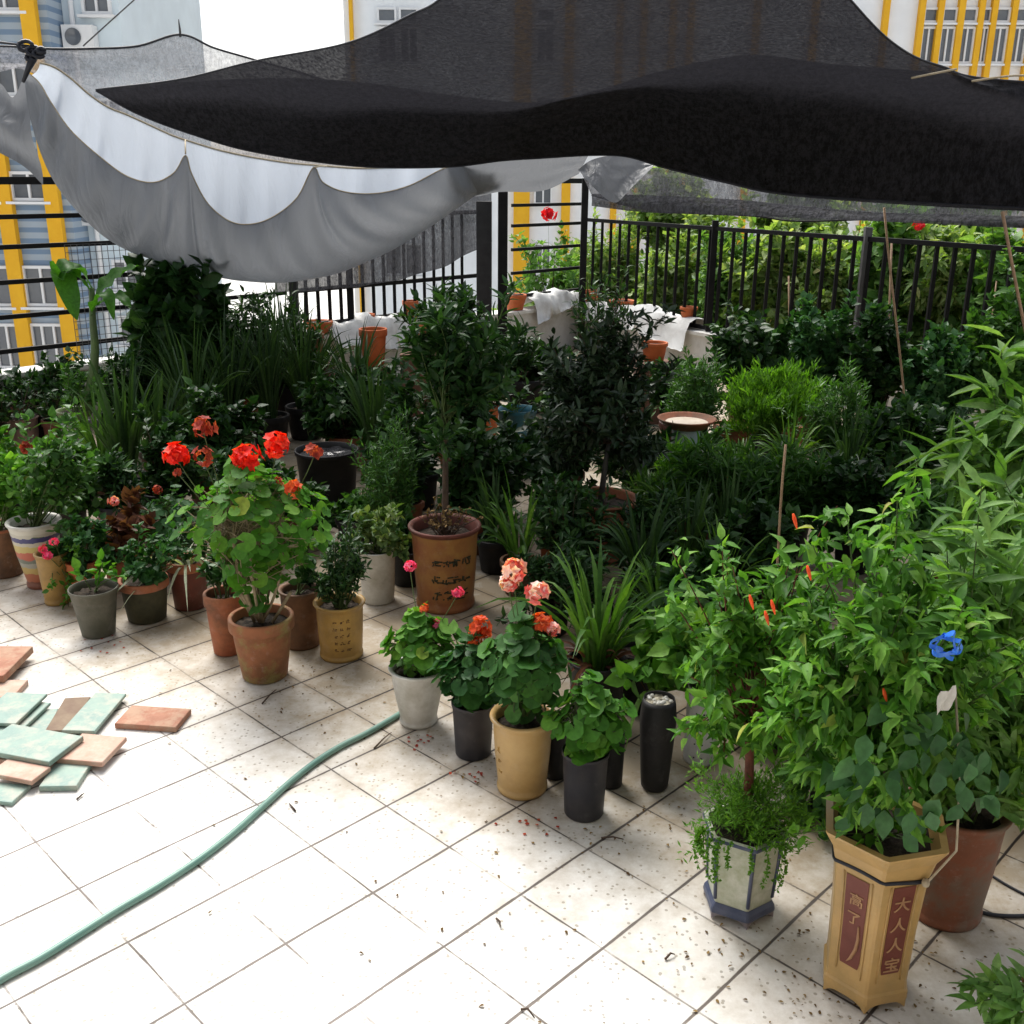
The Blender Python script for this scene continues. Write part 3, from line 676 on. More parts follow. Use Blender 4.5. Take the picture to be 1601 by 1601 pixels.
# ================================================================== NETS AND TARPS
def net_mat(name, col, lo, hi, thread=True):
    """woven shade net: threads with holes, open share varies between lo and hi"""
    m, nt = _nt(name); L = nt.links.new
    tc = N(nt, 'ShaderNodeTexCoord')
    n1 = N(nt, 'ShaderNodeTexNoise', Scale=55.0, Detail=4.0, Roughness=.7); mp = N(nt, 'ShaderNodeMapping'); mp.inputs['Scale'].default_value = (1, 1, .45); mp.inputs['Rotation'].default_value = (.3, .5, .4)
    L(tc.outputs['Object'], mp.inputs[0]); L(mp.outputs[0], n1.inputs['Vector'])
    n2 = N(nt, 'ShaderNodeTexNoise', Scale=2.2, Detail=4.0); L(tc.outputs['Object'], n2.inputs['Vector'])
    mr = N(nt, 'ShaderNodeMapRange'); L(n1.outputs[0], mr.inputs[0]); mr.inputs[1].default_value = .38; mr.inputs[2].default_value = .66; mr.inputs[3].default_value = lo; mr.inputs[4].default_value = hi
    k = N(nt, 'ShaderNodeMapRange'); L(n2.outputs[0], k.inputs[0]); k.inputs[1].default_value = .3; k.inputs[2].default_value = .7; k.inputs[3].default_value = .6; k.inputs[4].default_value = 1.25
    mu = N(nt, 'ShaderNodeMath', operation='MULTIPLY'); L(mr.outputs[0], mu.inputs[0]); L(k.outputs[0], mu.inputs[1])
    d = N(nt, 'ShaderNodeBsdfPrincipled', Roughness=.75); d.inputs['Specular IOR Level'].default_value = .2
    n3 = N(nt, 'ShaderNodeTexNoise', Scale=34.0, Detail=6.0, Roughness=.85); L(mp.outputs[0], n3.inputs['Vector'])
    L(ramp(nt, n3.outputs[0], [(.42, [v*.4 for v in col]), (.58, [v*3.4 for v in col])]), d.inputs['Base Color'])
    n5 = N(nt, 'ShaderNodeTexNoise', Scale=3.2, Detail=5.0, Roughness=.6, Distortion=1.5); mp5 = N(nt, 'ShaderNodeMapping'); mp5.inputs['Scale'].default_value = (.5, 1.0, 3.0); L(tc.outputs['Object'], mp5.inputs[0]); L(mp5.outputs[0], n5.inputs['Vector'])
    bm = N(nt, 'ShaderNodeBump', Strength=.7, Distance=.05); L(n5.outputs[0], bm.inputs['Height']); L(bm.outputs[0], d.inputs['Normal'])
    tl = N(nt, 'ShaderNodeBsdfTranslucent'); tl.inputs[0].default_value = c4([min(1, v*2.4) for v in col]); L(bm.outputs[0], tl.inputs['Normal'])
    ms = N(nt, 'ShaderNodeMixShader'); ms.inputs[0].default_value = .35; L(d.outputs[0], ms.inputs[1]); L(tl.outputs[0], ms.inputs[2]); d = ms
    t = N(nt, 'ShaderNodeBsdfTransparent'); mx = N(nt, 'ShaderNodeMixShader')
    L(mu.outputs[0], mx.inputs[0]); L(d.outputs[0], mx.inputs[1]); L(t.outputs[0], mx.inputs[2])
    o = N(nt, 'ShaderNodeOutputMaterial'); L(mx.outputs[0], o.inputs[0]); return m
NETB = net_mat('black_shade_net', (.009, .009, .011), .0, .055)
NETG = net_mat('grey_shade_net', (.14, .14, .15), .25, .5)
NETM = net_mat('dark_fence_net', (.03, .03, .033), .06, .22)

def curve_px(pts, n):
    """pts: (px, py, Y) -> n world points along a smooth curve"""
    return catmull([at(x, y, Y) for x, y, Y in pts], n)

def net_from(rows, nu, nv, rngseed=1, rip=.02):
    R = np.array([curve_px(r, nu) for r in rows]); out = []
    for j in range(nu): out.append(catmull(R[:, j], nv))
    G = np.array(out).transpose(1, 0, 2); rng = np.random.default_rng(rngseed)
    u = np.linspace(0, 1, nu)[None]; v = np.linspace(0, 1, nv)[:, None]
    w = np.sin(np.pi*v)**.7*np.sin(np.pi*np.clip(u, .02, .98))
    for k in range(7):
        a, b, c, d = rng.uniform(2, 26), rng.uniform(-9, 9), rng.uniform(0, 6), rng.normal()*.5
        G[..., 2] += rip*d*w*np.sin(a*u+b*v+c)*(6/(a+4)); G[..., 1] += rip*.8*d*w*np.cos(a*u*1.1-b*v+c)*(6/(a+4))
    return G

def cord(mb, P, r=.006): tube(mb, P, r, 5)

cn = thing('shade_net', 'huge black shade net sagging over the plants across the top of the picture', 'shade net', at(1000, 200, 6.5))
low = [(150, 142, 7.5), (215, 178, 7.5), (300, 210, 7.5), (400, 238, 7.5), (560, 260, 7.5), (700, 261, 7.4), (800, 250, 7.4), (960, 243, 7.3), (1040, 262, 7.2), (1130, 283, 7.0), (1250, 305, 6.8), (1601, 326, 6.4), (1900, 345, 6.0), (2200, 345, 5.6)]
mid = [(150, 141, 7.5), (240, 150, 7.35), (380, 155, 7.2), (520, 160, 7.0), (640, 150, 6.9), (800, 150, 6.8), (900, 130, 6.7), (1000, 118, 6.6), (1090, 115, 6.5), (1180, 118, 6.5), (1280, 150, 6.5), (1601, 210, 6.4), (1900, 240, 6.2), (2200, 240, 6.0)]
up = [(150, 140, 7.5), (280, 124, 7.2), (400, 95, 6.9), (540, 68, 6.4), (640, 24, 5.9), (700, -12, 5.5), (850, -170, 4.6), (1000, -430, 3.7), (1190, -170, 4.7), (1330, 0, 5.6), (1400, 70, 5.9), (1470, 103, 6.1), (1601, 128, 6.3), (2200, 150, 6.3)]
G = net_from([low, mid, up], 200, 60, 3, .075)
m_ = MB(); sheet(m_, G); m_.build('net', NETB, cn, cn.location)
m_ = MB(); cord(m_, G[-1], .006); cord(m_, G[0], .006); m_.build('hem', BLACKR, cn, cn.location)
apex = at(1000, -430, 3.7)
m_ = MB(); tube(m_, [apex, apex+np.array([.2, -2.0, .5]), apex+np.array([.4, -5.0, 1.4])], .006, 5); m_.build('guy_rope', ROPE, cn, cn.location)
# second layer doubled over the lower part
low2 = [(x, y+1, Y+.10) for x, y, Y in low[:-1]]
up2 = [(150, 143, 7.58), (300, 128, 7.4), (430, 122, 7.3), (560, 128, 7.2), (700, 148, 7.1), (830, 160, 7.0), (930, 142, 6.9), (1030, 112, 6.8), (1120, 92, 6.7), (1190, 86, 6.7), (1300, 100, 6.6), (1450, 112, 6.6), (1601, 131, 6.6), (1900, 150, 6.5)]
G = net_from([low2, up2], 100, 24, 8, .05)
c2 = thing('shade_net', 'second black shade net doubled under the lower right part of the big one', 'shade net', at(1200, 220, 6.8))
m_ = MB(); sheet(m_, G); m_.build('net', NETB, c2, c2.location)
low3 = [(820, 250, 7.5), (960, 244, 7.4), (1040, 264, 7.3), (1130, 286, 7.2), (1250, 308, 7.0), (1601, 330, 6.6), (2100, 345, 6.2)]
up3 = [(770, 180, 7.3), (900, 165, 7.2), (1010, 140, 7.1), (1110, 112, 6.9), (1200, 98, 6.8), (1601, 140, 6.7), (2000, 160, 6.6)]
G = net_from([low3, up3], 60, 18, 9, .04); m_ = MB(); sheet(m_, G); m_.build('net_fold', NETB, c2, c2.location)

# thin pale lines in the far hem on the right
r = thing('tie_cord', 'pale tie cord along the top right edge of the black net', 'cord', at(1450, 115, 6.2))
m_ = MB(); tube(m_, curve_px([(1425, 122, 5.95), (1460, 115, 6.0), (1495, 108, 6.1)], 8), .006, 5); tube(m_, curve_px([(1520, 127, 6.15), (1560, 121, 6.2), (1601, 118, 6.3), (1700, 120, 6.4)], 8), .006, 5); m_.build('strands', ROPE, r, r.location)

# grey net behind on the left
r = thing('grey_net', 'pale grey see-through net with a peak, behind the white tarp at upper left', 'shade net', at(250, 100, 9.6))
top = [(-260, 60, 8.8), (-100, 72, 9), (0, 72, 9.2), (70, 76, 9.3), (140, 76, 9.4), (215, 72, 9.6), (282, 54, 9.8), (335, 75, 9.9), (400, 94, 10), (520, 130, 10), (700, 200, 10.2)]
bot = [(-260, 130, 8.6), (-100, 130, 8.8), (0, 112, 9.0), (45, 112, 9.1), (150, 170, 9.3), (215, 200, 9.4), (282, 230, 9.6), (335, 240, 9.7), (420, 250, 9.8), (520, 270, 9.9), (700, 280, 10)]
G = net_from([bot, top], 90, 16, 5, .05); m_ = MB(); sheet(m_, G); m_.build('net', NETG, r, r.location)
m_ = MB(); cord(m_, G[-1], .010); m_.build('hem', BLACKR, r, r.location)
m_ = MB(); tube(m_, [at(282, 58, 9.8), at(281, 45, 9.8), at(279, 30, 9.8)], [.012, .01, .004], 5); m_.build('peak_tip', GREYM, r, r.location)
r = thing('guy_wire', 'thin dark wire rising from the grey net towards the pale building', 'wire', at(170, 40, 9.5))
m_ = MB(); tube(m_, [at(130, 72, 9.5), at(165, 40, 9.6), at(215, -5, 9.8), at(260, -45, 10)], .006, 5); m_.build('strand', GREYM, r, r.location)

# dark net hanging on the middle railing, grey strip hanging above the right railing
r = thing('fence_net', 'dark translucent net hung over the middle railing left of the wide post', 'net', onL(620))
def onLz(px, py, off=.08):
    P = onL(px)-nL*off; return at(px, py, P[1])
T_ = np.array([onLz(x, y) for x, y in ((430, 262), (520, 268), (620, 272), (700, 268), (768, 262))]); B_ = np.array([onLz(x, y, .14) for x, y in ((430, 458), (520, 452), (600, 442), (690, 418), (768, 378))])
G = np.array([catmull(T_*(1-v)+B_*v, 40) for v in np.linspace(0, 1, 16)]); uu = np.linspace(0, 1, 40); vv = np.linspace(0, 1, 16)
G += (.03*np.sin(uu*31)[None]*vv[:, None])[..., None]*nL
m_ = MB(); sheet(m_, G); m_.build('net', NETM, r, r.location)
r = thing('grey_net', 'long grey net strip sagging above the right-hand railing below the black net', 'shade net', at(1300, 330, 8))
top = [(905, 262, 9.6), (1010, 262, 9.4), (1100, 268, 9.2), (1250, 290, 8.6), (1400, 300, 8.0), (1601, 320, 7.4), (1900, 330, 6.8)]
bot = [(925, 305, 9.6), (1010, 328, 9.4), (1100, 334, 9.2), (1180, 338, 8.9), (1250, 346, 8.6), (1400, 343, 8.0), (1601, 354, 7.4), (1900, 365, 6.8)]
G = net_from([bot, top], 90, 10, 6, .03); m_ = MB(); sheet(m_, G); m_.build('net', net_mat('strip_net', (.06, .06, .065), .10, .36), r, r.location)
m_ = MB(); cord(m_, G[0], .008); m_.build('hem', BLACKR, r, r.location)
b2 = [at(925, 303, 9.55), at(1010, 305, 9.35), at(1150, 312, 9.0), at(1350, 330, 8.2), at(1601, 338, 7.35), at(1800, 345, 7.0)]
b3 = [at(925, 322, 9.5), at(1010, 332, 9.3), at(1150, 337, 8.9), at(1350, 345, 8.1), at(1601, 357, 7.3), at(1800, 362, 6.9)]
m_ = MB(); sheet(m_, [catmull(b2, 60), catmull([(a+b)/2+np.array([0, -.04, 0]) for a, b in zip(b2, b3)], 60), catmull(b3, 60)]); m_.build('doubled_hem', net_mat('hem_net', (.04, .04, .045), .03, .16), r, r.location)

# white tarp slung like a hammock
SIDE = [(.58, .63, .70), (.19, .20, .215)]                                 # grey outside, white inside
def tarp_mat():
    m, nt = _nt('white_tarp'); L = nt.links.new
    tc = N(nt, 'ShaderNodeTexCoord'); n1 = N(nt, 'ShaderNodeTexNoise', Scale=2.5, Detail=7.0, Roughness=.6); L(tc.outputs['Object'], n1.inputs['Vector'])
    n2 = N(nt, 'ShaderNodeTexNoise', Scale=22.0, Detail=5.0); L(tc.outputs['Object'], n2.inputs['Vector'])
    c = ramp(nt, n1.outputs[0], [(.3, (.60, .60, .60)), (.7, (.72, .73, .74))])
    f = ramp(nt, n2.outputs[0], [(.45, (0, 0, 0)), (.75, (.35,)*3)]); c = mix(nt, f, c, (.42, .40, .36))
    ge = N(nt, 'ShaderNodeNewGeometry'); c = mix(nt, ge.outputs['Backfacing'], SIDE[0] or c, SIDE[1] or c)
    d = N(nt, 'ShaderNodeBsdfPrincipled', Roughness=.4); d.inputs['Specular IOR Level'].default_value = .4; L(c, d.inputs['Base Color'])
    n8 = N(nt, 'ShaderNodeTexNoise', Scale=5.0, Detail=4.0, Distortion=1.2); m8 = N(nt, 'ShaderNodeMapping'); m8.inputs['Scale'].default_value = (1.6, 1, .45); m8.inputs['Rotation'].default_value = (0, .5, 0); L(tc.outputs['Object'], m8.inputs[0]); L(m8.outputs[0], n8.inputs['Vector'])
    b0 = N(nt, 'ShaderNodeBump', Strength=.8, Distance=.05); L(n8.outputs[0], b0.inputs['Height'])
    b = N(nt, 'ShaderNodeBump', Strength=.5, Distance=.03); L(n1.outputs[0], b.inputs['Height']); L(b0.outputs[0], b.inputs['Normal']); L(b.outputs[0], d.inputs['Normal'])
    t = N(nt, 'ShaderNodeBsdfTranslucent'); L(c, t.inputs[0]); mx = N(nt, 'ShaderNodeMixShader'); mx.inputs[0].default_value = .40
    L(d.outputs[0], mx.inputs[1]); L(t.outputs[0], mx.inputs[2]); o = N(nt, 'ShaderNodeOutputMaterial'); L(mx.outputs[0], o.inputs[0]); return m
TARP = tarp_mat()
tp = thing('white_tarp', 'dirty white tarp slung like a hammock with scalloped edge under the black net', 'tarp', at(420, 350, 7.8))
near = [(42, 112), (62, 130), (80, 160), (112, 205), (160, 248), (200, 276), (240, 285), (272, 270), (290, 243), (300, 272), (325, 318), (360, 346), (395, 350), (430, 337), (465, 308), (490, 262), (505, 285), (540, 300), (590, 302), (640, 290), (690, 265), (720, 258), (770, 254)]
botm = [(38, 120), (45, 175), (62, 235), (85, 285), (120, 330), (160, 368), (200, 392), (245, 408), (290, 420), (330, 431), (370, 437), (410, 441), (450, 441), (490, 436), (530, 427), (570, 411), (610, 393), (645, 373), (680, 350), (705, 333), (730, 315), (755, 298), (778, 284)]
back = [(62, 98), (85, 105), (110, 122), (140, 148), (170, 168), (200, 180), (235, 196), (270, 212), (300, 222), (340, 234), (380, 243), (420, 250), (455, 255), (490, 258), (525, 261), (560, 263), (600, 262), (640, 260), (680, 257), (705, 255), (730, 253), (755, 251), (780, 250)]
nU = 150
def yd(px): return 7.55+.9*px/800
Nn_ = catmull([at(x, y, yd(x)-.28*math.sin(math.pi*min(1, max(0, (x-30)/750)))) for x, y in near], nU)
Mm_ = catmull([at(x, y, yd(x)+.10) for x, y in botm], nU)
Kk_ = catmull([at(x, y, yd(x)+.45*math.sin(math.pi*min(1, max(0, (x-20)/800)))+.02) for x, y in back], nU)
rows = []; rng = np.random.default_rng(4)
uu = np.linspace(0, 1, nU)
fold = sum(rng.normal()*.006*np.sin(k*uu*math.pi*2+rng.uniform(0, 6)) for k in (5, 8, 11, 15, 21))
radial = .035*np.exp(-uu*7)*np.sin(np.linspace(0, 18, nU))
for v in np.linspace(0, 1, 26):                                  # near wall: hem -> bottom
    e = math.sin(v*math.pi/2); f_ = 1-math.cos(v*math.pi/2)
    P = Nn_.copy(); P[:, 2] = Nn_[:, 2]*(1-e)+Mm_[:, 2]*e; P[:, :2] = Nn_[:, :2]*(1-f_)+Mm_[:, :2]*f_
    P[:, 1] += -.10*math.sin(v*math.pi)*np.sin(uu*math.pi)+(fold+radial)*math.sin(v*math.pi)*2
    rows.append(P)
for v in np.linspace(0, 1, 26)[1:]:                              # far wall: bottom -> back hem
    e = 1-math.cos(v*math.pi/2); f_ = math.sin(v*math.pi/2)
    P = Mm_.copy(); P[:, 2] = Mm_[:, 2]*(1-e)+Kk_[:, 2]*e; P[:, :2] = Mm_[:, :2]*(1-f_)+Kk_[:, :2]*f_
    P[:, 1] += fold*math.sin(v*math.pi)*2
    rows.append(P)
m_ = MB(); sheet(m_, rows); m_.build('sheet', TARP, tp, tp.location)
m_ = MB(); cord(m_, Kk_, .007); cord(m_, Nn_, .004); m_.build('hem', ROPE, tp, tp.location)
for x, y in ((290, 240), (490, 262), (690, 262)):                # tie-ups of the near hem
    m_ = MB(); p = at(x, y, yd(x)-.27); k = int((x-30)/750*nU); tube(m_, [p, (p+Kk_[k])/2+Z3*.005, Kk_[k]], .006, 5); m_.build('tie', ROPE, tp, tp.location)
def patch(label, T, B, Yt, Yb, seed=1, n=24, rip=.02):
    t = catmull([at(x, y, Yt) for x, y in T], n); b = catmull([at(x, y, Yb) for x, y in B], n); rg = np.random.default_rng(seed); G = []
    u = np.linspace(0, 1, n)
    for v in np.linspace(0, 1, 12):
        P = t*(1-v)+b*v; P[:, 1] += rip*math.sin(v*math.pi)*np.sin(u*rg.uniform(8, 12)+v*3)+rip*1.5*math.sin(v*3)*np.cos(u*5+seed); G.append(P)
    m_ = MB(); sheet(m_, G); return m_.build(label, TARP, tp, tp.location)
patch('gathered_end', [(700, 254), (740, 250), (790, 247), (850, 244), (920, 243)], [(690, 262), (735, 305), (782, 300), (850, 298), (905, 272)], 8.25, 8.5, 2)
patch('pointed_flap', [(903, 266), (925, 250), (960, 243), (1000, 248), (1022, 256)], [(906, 268), (935, 300), (962, 317), (985, 296), (1022, 260)], 8.3, 8.1, 3)
lt = thing('white_tarp', 'short grey-white tarp end hanging left of the black knot at the left edge', 'tarp', at(0, 200, 7.9))
t = catmull([at(x, y, 8.0) for x, y in ((-260, 120), (-120, 125), (-40, 118), (0, 130), (20, 152), (38, 118))], 40); b = catmull([at(x, y, 7.8) for x, y in ((-260, 215), (-120, 222), (-40, 222), (0, 240), (38, 262), (66, 290))], 40)
m_ = MB(); sheet(m_, [t*(1-v)+b*v+np.array([0, .04*math.sin(v*9), 0]) for v in np.linspace(0, 1, 12)]); m_.build('sheet', TARP, lt, lt.location)
# black knot
kn = thing('rag_knot', 'knotted black cloth tying the nets and tarps together at upper left', 'knot', at(52, 88, 7.5))
m_ = MB(); rng = np.random.default_rng(11)
for cx, cy, r_ in ((40, 72, .04), (52, 80, .036), (60, 84, .028), (48, 90, .024), (64, 79, .02)):
    c = at(cx, cy, 7.48); a = rng.normal(size=3); tube(m_, [c+np.array([math.cos(q)*r_*1.1, math.sin(q*1.3)*r_*.5, math.sin(q)*r_*.8]) for q in np.linspace(0, 6.0, 12)], .014, 7)
tube(m_, [at(52, 90, 7.48), at(44, 108, 7.5), at(36, 128, 7.52)], [.03, .02, .012], 7)
tube(m_, [at(45, 72, 7.5), at(0, 66, 7.6), at(-160, 40, 8.0)], .008, 6)
m_.build('cloth', BLACKR, kn, kn.location)

# ================================================================== TREES AND SHRUBS BEYOND THE FENCES
def shrub(label, bx4, Y, n, ll, lm, leaf, seed, name='garden_shrub', cat='shrub', group=None, zb=.1, trunk_r=.02, w=1.0, flowers=None, **kw):
    rng = np.random.default_rng(seed); cen, rad = ell(*bx4, Y); rad[1] = min(max(rad[0], .35), .7); rad[0] *= 1.15
    base = np.array([cen[0], cen[1], zb]); r = thing(name, label, cat, base, group)
    tt = np.array([cen[0], cen[1], max(zb+.1, cen[2]-rad[2]*.6)])
    m_ = MB(); tube(m_, [base, (base+tt)/2+rng.normal(size=3)*.02, tt], [trunk_r*1.3, trunk_r, trunk_r*.8], 7); m_.build('trunk', BARK, r, base)
    f, s = bush(rng, tt, cen, rad, n, ll, leaf, lm, trunk=tt, stem_r=.006, w=w, **kw)
    f.build('crown', lm, r, base); s.build('branches', BARK, r, base)
    for (px, py, dy, rr, m) in (flowers or []):
        flowerhead(r, base, rng, px, py, Y+dy, rr, m, cen+np.array([0, 0, 0]), 14)
    return r
GT = 'bright green shrubs beyond the right-hand railing'
ROSE = leafmat('petal_rose', (.60, .008, .02), (.75, .012, .03), (.85, .04, .06), .3, .5)
shrub('leafy rose bush in the gap between the black posts, under a big red rose', (792, 345, 925, 545), 13.6, 1500, .085, L_SUN2, 'ovate', 101, flowers=[(858, 334, -.3, .09, ROSE)])
shrub('low pale green shrub at the foot of the gap between the posts', (770, 455, 880, 545), 13.2, 700, .08, L_SUN, 'ovate', 102)
TR = [((905, 335, 1010, 540), 14.2, L_SUN, 'lance', 'yellow-green shrub just right of the fence corner, behind the first bars'),
      ((985, 255, 1120, 420), 14.8, L_SUN, 'ovate', 'tall shrub whose top shows through the grey net strip near the corner'),
      ((1000, 360, 1100, 540), 13.0, L_SUN, 'small', 'dense small leaved shrub behind the bars left of the first fence post'),
      ((1085, 345, 1190, 545), 12.4, L_SUN2, 'lance', 'shrub with narrow leaves directly behind the black fence post'),
      ((1160, 330, 1280, 540), 11.8, L_SUN, 'ovate', 'broad shrub rising over the rail between the two fence posts'),
      ((1255, 345, 1370, 560), 11.3, L_SUN, 'small', 'small leaved shrub behind the bars left of the grey fence post'),
      ((1340, 310, 1460, 560), 10.8, L_SUN2, 'ovate', 'shrub behind the grey fence post with a red flower above the rail'),
      ((1430, 345, 1545, 500), 10.4, L_SUN, 'lance', 'shrub right of the grey fence post with a pale gap below it'),
      ((1520, 320, 1680, 600), 9.8, L_SUN2, 'ovate', 'shrub behind the railing at the right edge of the picture'),
      ((1640, 300, 1860, 600), 9.2, L_SUN, 'ovate', 'large shrub behind the railing beyond the right edge'),
      ((1180, 255, 1330, 420), 14.5, L_SUN, 'ovate', 'taller tree crown behind the middle of the right-hand railing'),
      ((1360, 280, 1560, 440), 13.5, L_SUN2, 'ovate', 'taller tree crown behind the right end of the railing')]
for k, (bb, Y, lm, lf, lb) in enumerate(TR):
    fl = [(1437, 353, -.5, .055, ROSE)] if 'red flower' in lb else ([(1290, 372, -.4, .03, FL_PINK)] if 'left of the grey' in lb else None)
    shrub(lb, bb, Y, 3800, .115 if lf != 'small' else .09, lm, lf, 110+k, group=GT, flowers=fl, up=.2)
T2 = [((880, 400, 960, 560), 14.8, 'in the corner behind the slim post'), ((930, 380, 1060, 560), 15.0, 'behind the first five bars'), ((1040, 330, 1160, 560), 13.8, 'filling the gap left of the black fence post'), ((1130, 370, 1240, 570), 12.9, 'filling the gap right of the black fence post'),
      ((1215, 340, 1330, 570), 12.4, 'filling the gap between the two broadest shrubs'), ((1310, 355, 1420, 570), 11.8, 'filling the gap left of the grey fence post'), ((1390, 360, 1500, 520), 11.4, 'filling the gap right of the grey fence post'), ((1480, 350, 1600, 560), 11.0, 'filling the gap near the right edge'), ((1590, 350, 1720, 600), 10.4, 'just past the right edge')]
for k, (bb, Y, lb) in enumerate(T2):
    shrub('second-row bright green shrub '+lb, bb, Y, 3000, .12, [L_SUN, L_SUN2][k % 2], ['ovate', 'lance'][k % 2], 150+k, group=GT, up=.2)
# twiggy canes among the shrubs, vertical light and dark accents seen between the bars
r = thing('garden_stakes', 'thin brown and pale stakes among the shrubs behind the right-hand railing', 'stakes', onR(1300)+nR*.9)
m_ = MB(); rng = np.random.default_rng(5)
for k in range(3):
    px = rng.uniform(925, 1580); P = onR(px)+nR*rng.uniform(.3, 1.2); P[2] = .1; e = P+np.array([rng.normal()*.12, 0, rng.uniform(.9, 1.35)]); m_ = MB(); tube(m_, [P, e], rng.uniform(.006, .010), 5); m_.build('stake', CANE, r, r.location)

# ================================================================== POTTED PLANTS
FR = 'front row of potted plants on the tiles'
def strip_band(pd, prof_r, zs, m_list):
    pass
# --- 1..6 left front group
p = pot('potted_plant', 'brown clay pot with bright green leafy plant at the far left edge', 'potted plant', 12, 905, 832, 66, 48, 'roll', BROWNP, rimm=TERRA)
plant(p, 'bush', (-50, 690, 55, 840), 260, .055, L_FRESH, 'ovate')
def striped_mat():
    m, nt = _nt('striped_glaze'); L = nt.links.new; tc = N(nt, 'ShaderNodeTexCoord'); s = N(nt, 'ShaderNodeSeparateXYZ'); L(tc.outputs['Object'], s.inputs[0])
    n1 = N(nt, 'ShaderNodeTexNoise', Scale=26.0, Detail=4.0); L(tc.outputs['Object'], n1.inputs['Vector'])
    a = N(nt, 'ShaderNodeMath', operation='MULTIPLY_ADD'); L(n1.outputs[0], a.inputs[0]); a.inputs[1].default_value = .03; L(s.outputs[2], a.inputs[2])
    mr = N(nt, 'ShaderNodeMapRange'); L(a.outputs[0], mr.inputs[0]); mr.inputs[1].default_value = .01; mr.inputs[2].default_value = .36
    r = nt.nodes.new('ShaderNodeValToRGB'); r.color_ramp.interpolation = 'CONSTANT'; e = r.color_ramp.elements
    st = [(0, (.20, .07, .04)), (.13, (.42, .14, .07)), (.26, (.50, .36, .12)), (.36, (.34, .33, .28)), (.44, (.17, .19, .15)), (.50, (.48, .12, .07)), (.60, (.52, .42, .15)), (.70, (.50, .47, .38)), (.76, (.05, .05, .16)), (.83, (.50, .48, .40)), (.88, (.58, .56, .48))]
    e[0].position, e[0].color = 0, c4(st[0][1]); e[1].position, e[1].color = st[-1][0], c4(st[-1][1])
    for p_, c_ in st[1:-1]: q = e.new(p_); q.color = c4(c_)
    L(mr.outputs[0], r.inputs[0]); pr = N(nt, 'ShaderNodeBsdfPrincipled', Roughness=.4); L(r.outputs[0], pr.inputs['Base Color'])
    o = N(nt, 'ShaderNodeOutputMaterial'); L(pr.outputs[0], o.inputs[0]); return m
p = pot('potted_plant', 'cream pot with coloured painted bands and a bushy green plant, left front', 'potted plant', 68, 922, 826, 80, 44, 'roll', striped_mat(), rimm=WHITEP)
plant(p, 'bush', (20, 665, 150, 845), 620, .04, L_MID, 'ovate')
flowerhead(p['root'], p['C'], p['rng'], 40, 700, p['C'][1], .028, FL_DRED, p['cen'])
p = pot('potted_plant', 'small ochre pot with trailing plant and hot pink flowers beside the striped pot', 'potted plant', 92, 948, 872, 52, 38, 'roll', OCHRE)
plant(p, 'bush', (72, 850, 150, 965), 300, .026, L_FRESH, 'ovate')
for x, y in ((68, 858), (84, 847), (75, 868)): flowerhead(p['root'], p['C'], p['rng'], x, y, p['C'][1]-.1, .020, FL_PINK, p['cen'])
p = pot('potted_plant', 'grey plastic pot of dry soil with one yellow-green sprig, nearest of the left group', 'potted plant', 156, 1000, 932, 74, 50, 'thin', GREYP)
plant(p, 'bush', (128, 868, 188, 925), 38, .042, L_GER, 'ovate', nb=7, stem_r=.003)
p = pot('potted_plant', 'dark pot with terracotta collar and a low green plant, left group', 'potted plant', 232, 978, 918, 76, 58, 'rim', mat('mossy_dark_clay', (.07, .065, .035), (.035, .035, .02), 12, .8), rimm=TERRA)
plant(p, 'bush', (182, 822, 285, 920), 430, .032, L_DKGER, 'ovate')
p = pot('potted_plant', 'dark red clay pot with silvery strap leaves drooping over its rim', 'potted plant', 300, 957, 885, 62, 50, 'rim', DARKRED, rimm=TERRA)
f = MB(); ribbons(f, p['top'], p['rng'], 18, .38, .019, spread=1.35, rise=.6, droop=1.15, tint=.9); f.build('foliage', L_SILV, p['root'], p['C'])
f, s = bush(p['rng'], p['top'], *ell(262, 800, 335, 885, p['C'][1]), 200, .03, 'ovate', L_DARK); f.build('leaves', L_DARK, p['root'], p['C']); s.build('stem', GSTEM, p['root'], p['C'])
# behind the left group
p = pot('potted_plant', 'small orange pot with a dark leafy plant, hidden behind the pink flowered one', 'potted plant', 138, 945, 885, 52, 40, 'rim', ORANGE)
plant(p, 'bush', (90, 800, 190, 915), 420, .036, L_DKGER, 'ovate')
p = pot('potted_plant', 'reddish brown leaved plant with one salmon flower, behind the left group', 'potted plant', 195, 925, 870, 56, 44, 'rim', TERRA)
plant(p, 'bush', (140, 785, 250, 875), 170, .06, L_RED, 'ovate')
flowerhead(p['root'], p['C'], p['rng'], 178, 784, p['C'][1], .028, FL_SALM, p['cen'])
p = pot('potted_geranium', 'dark geranium with one closed red bud, left of the big red geranium', 'potted geranium', 262, 905, 848, 56, 46, 'rim', BROWNP)
plant(p, 'ger', (215, 760, 330, 870), 192, 0.057, L_DKGER, stems=6)
flowerhead(p['root'], p['C'], p['rng'], 246, 766, p['C'][1], .022, FL_DRED, p['cen'])
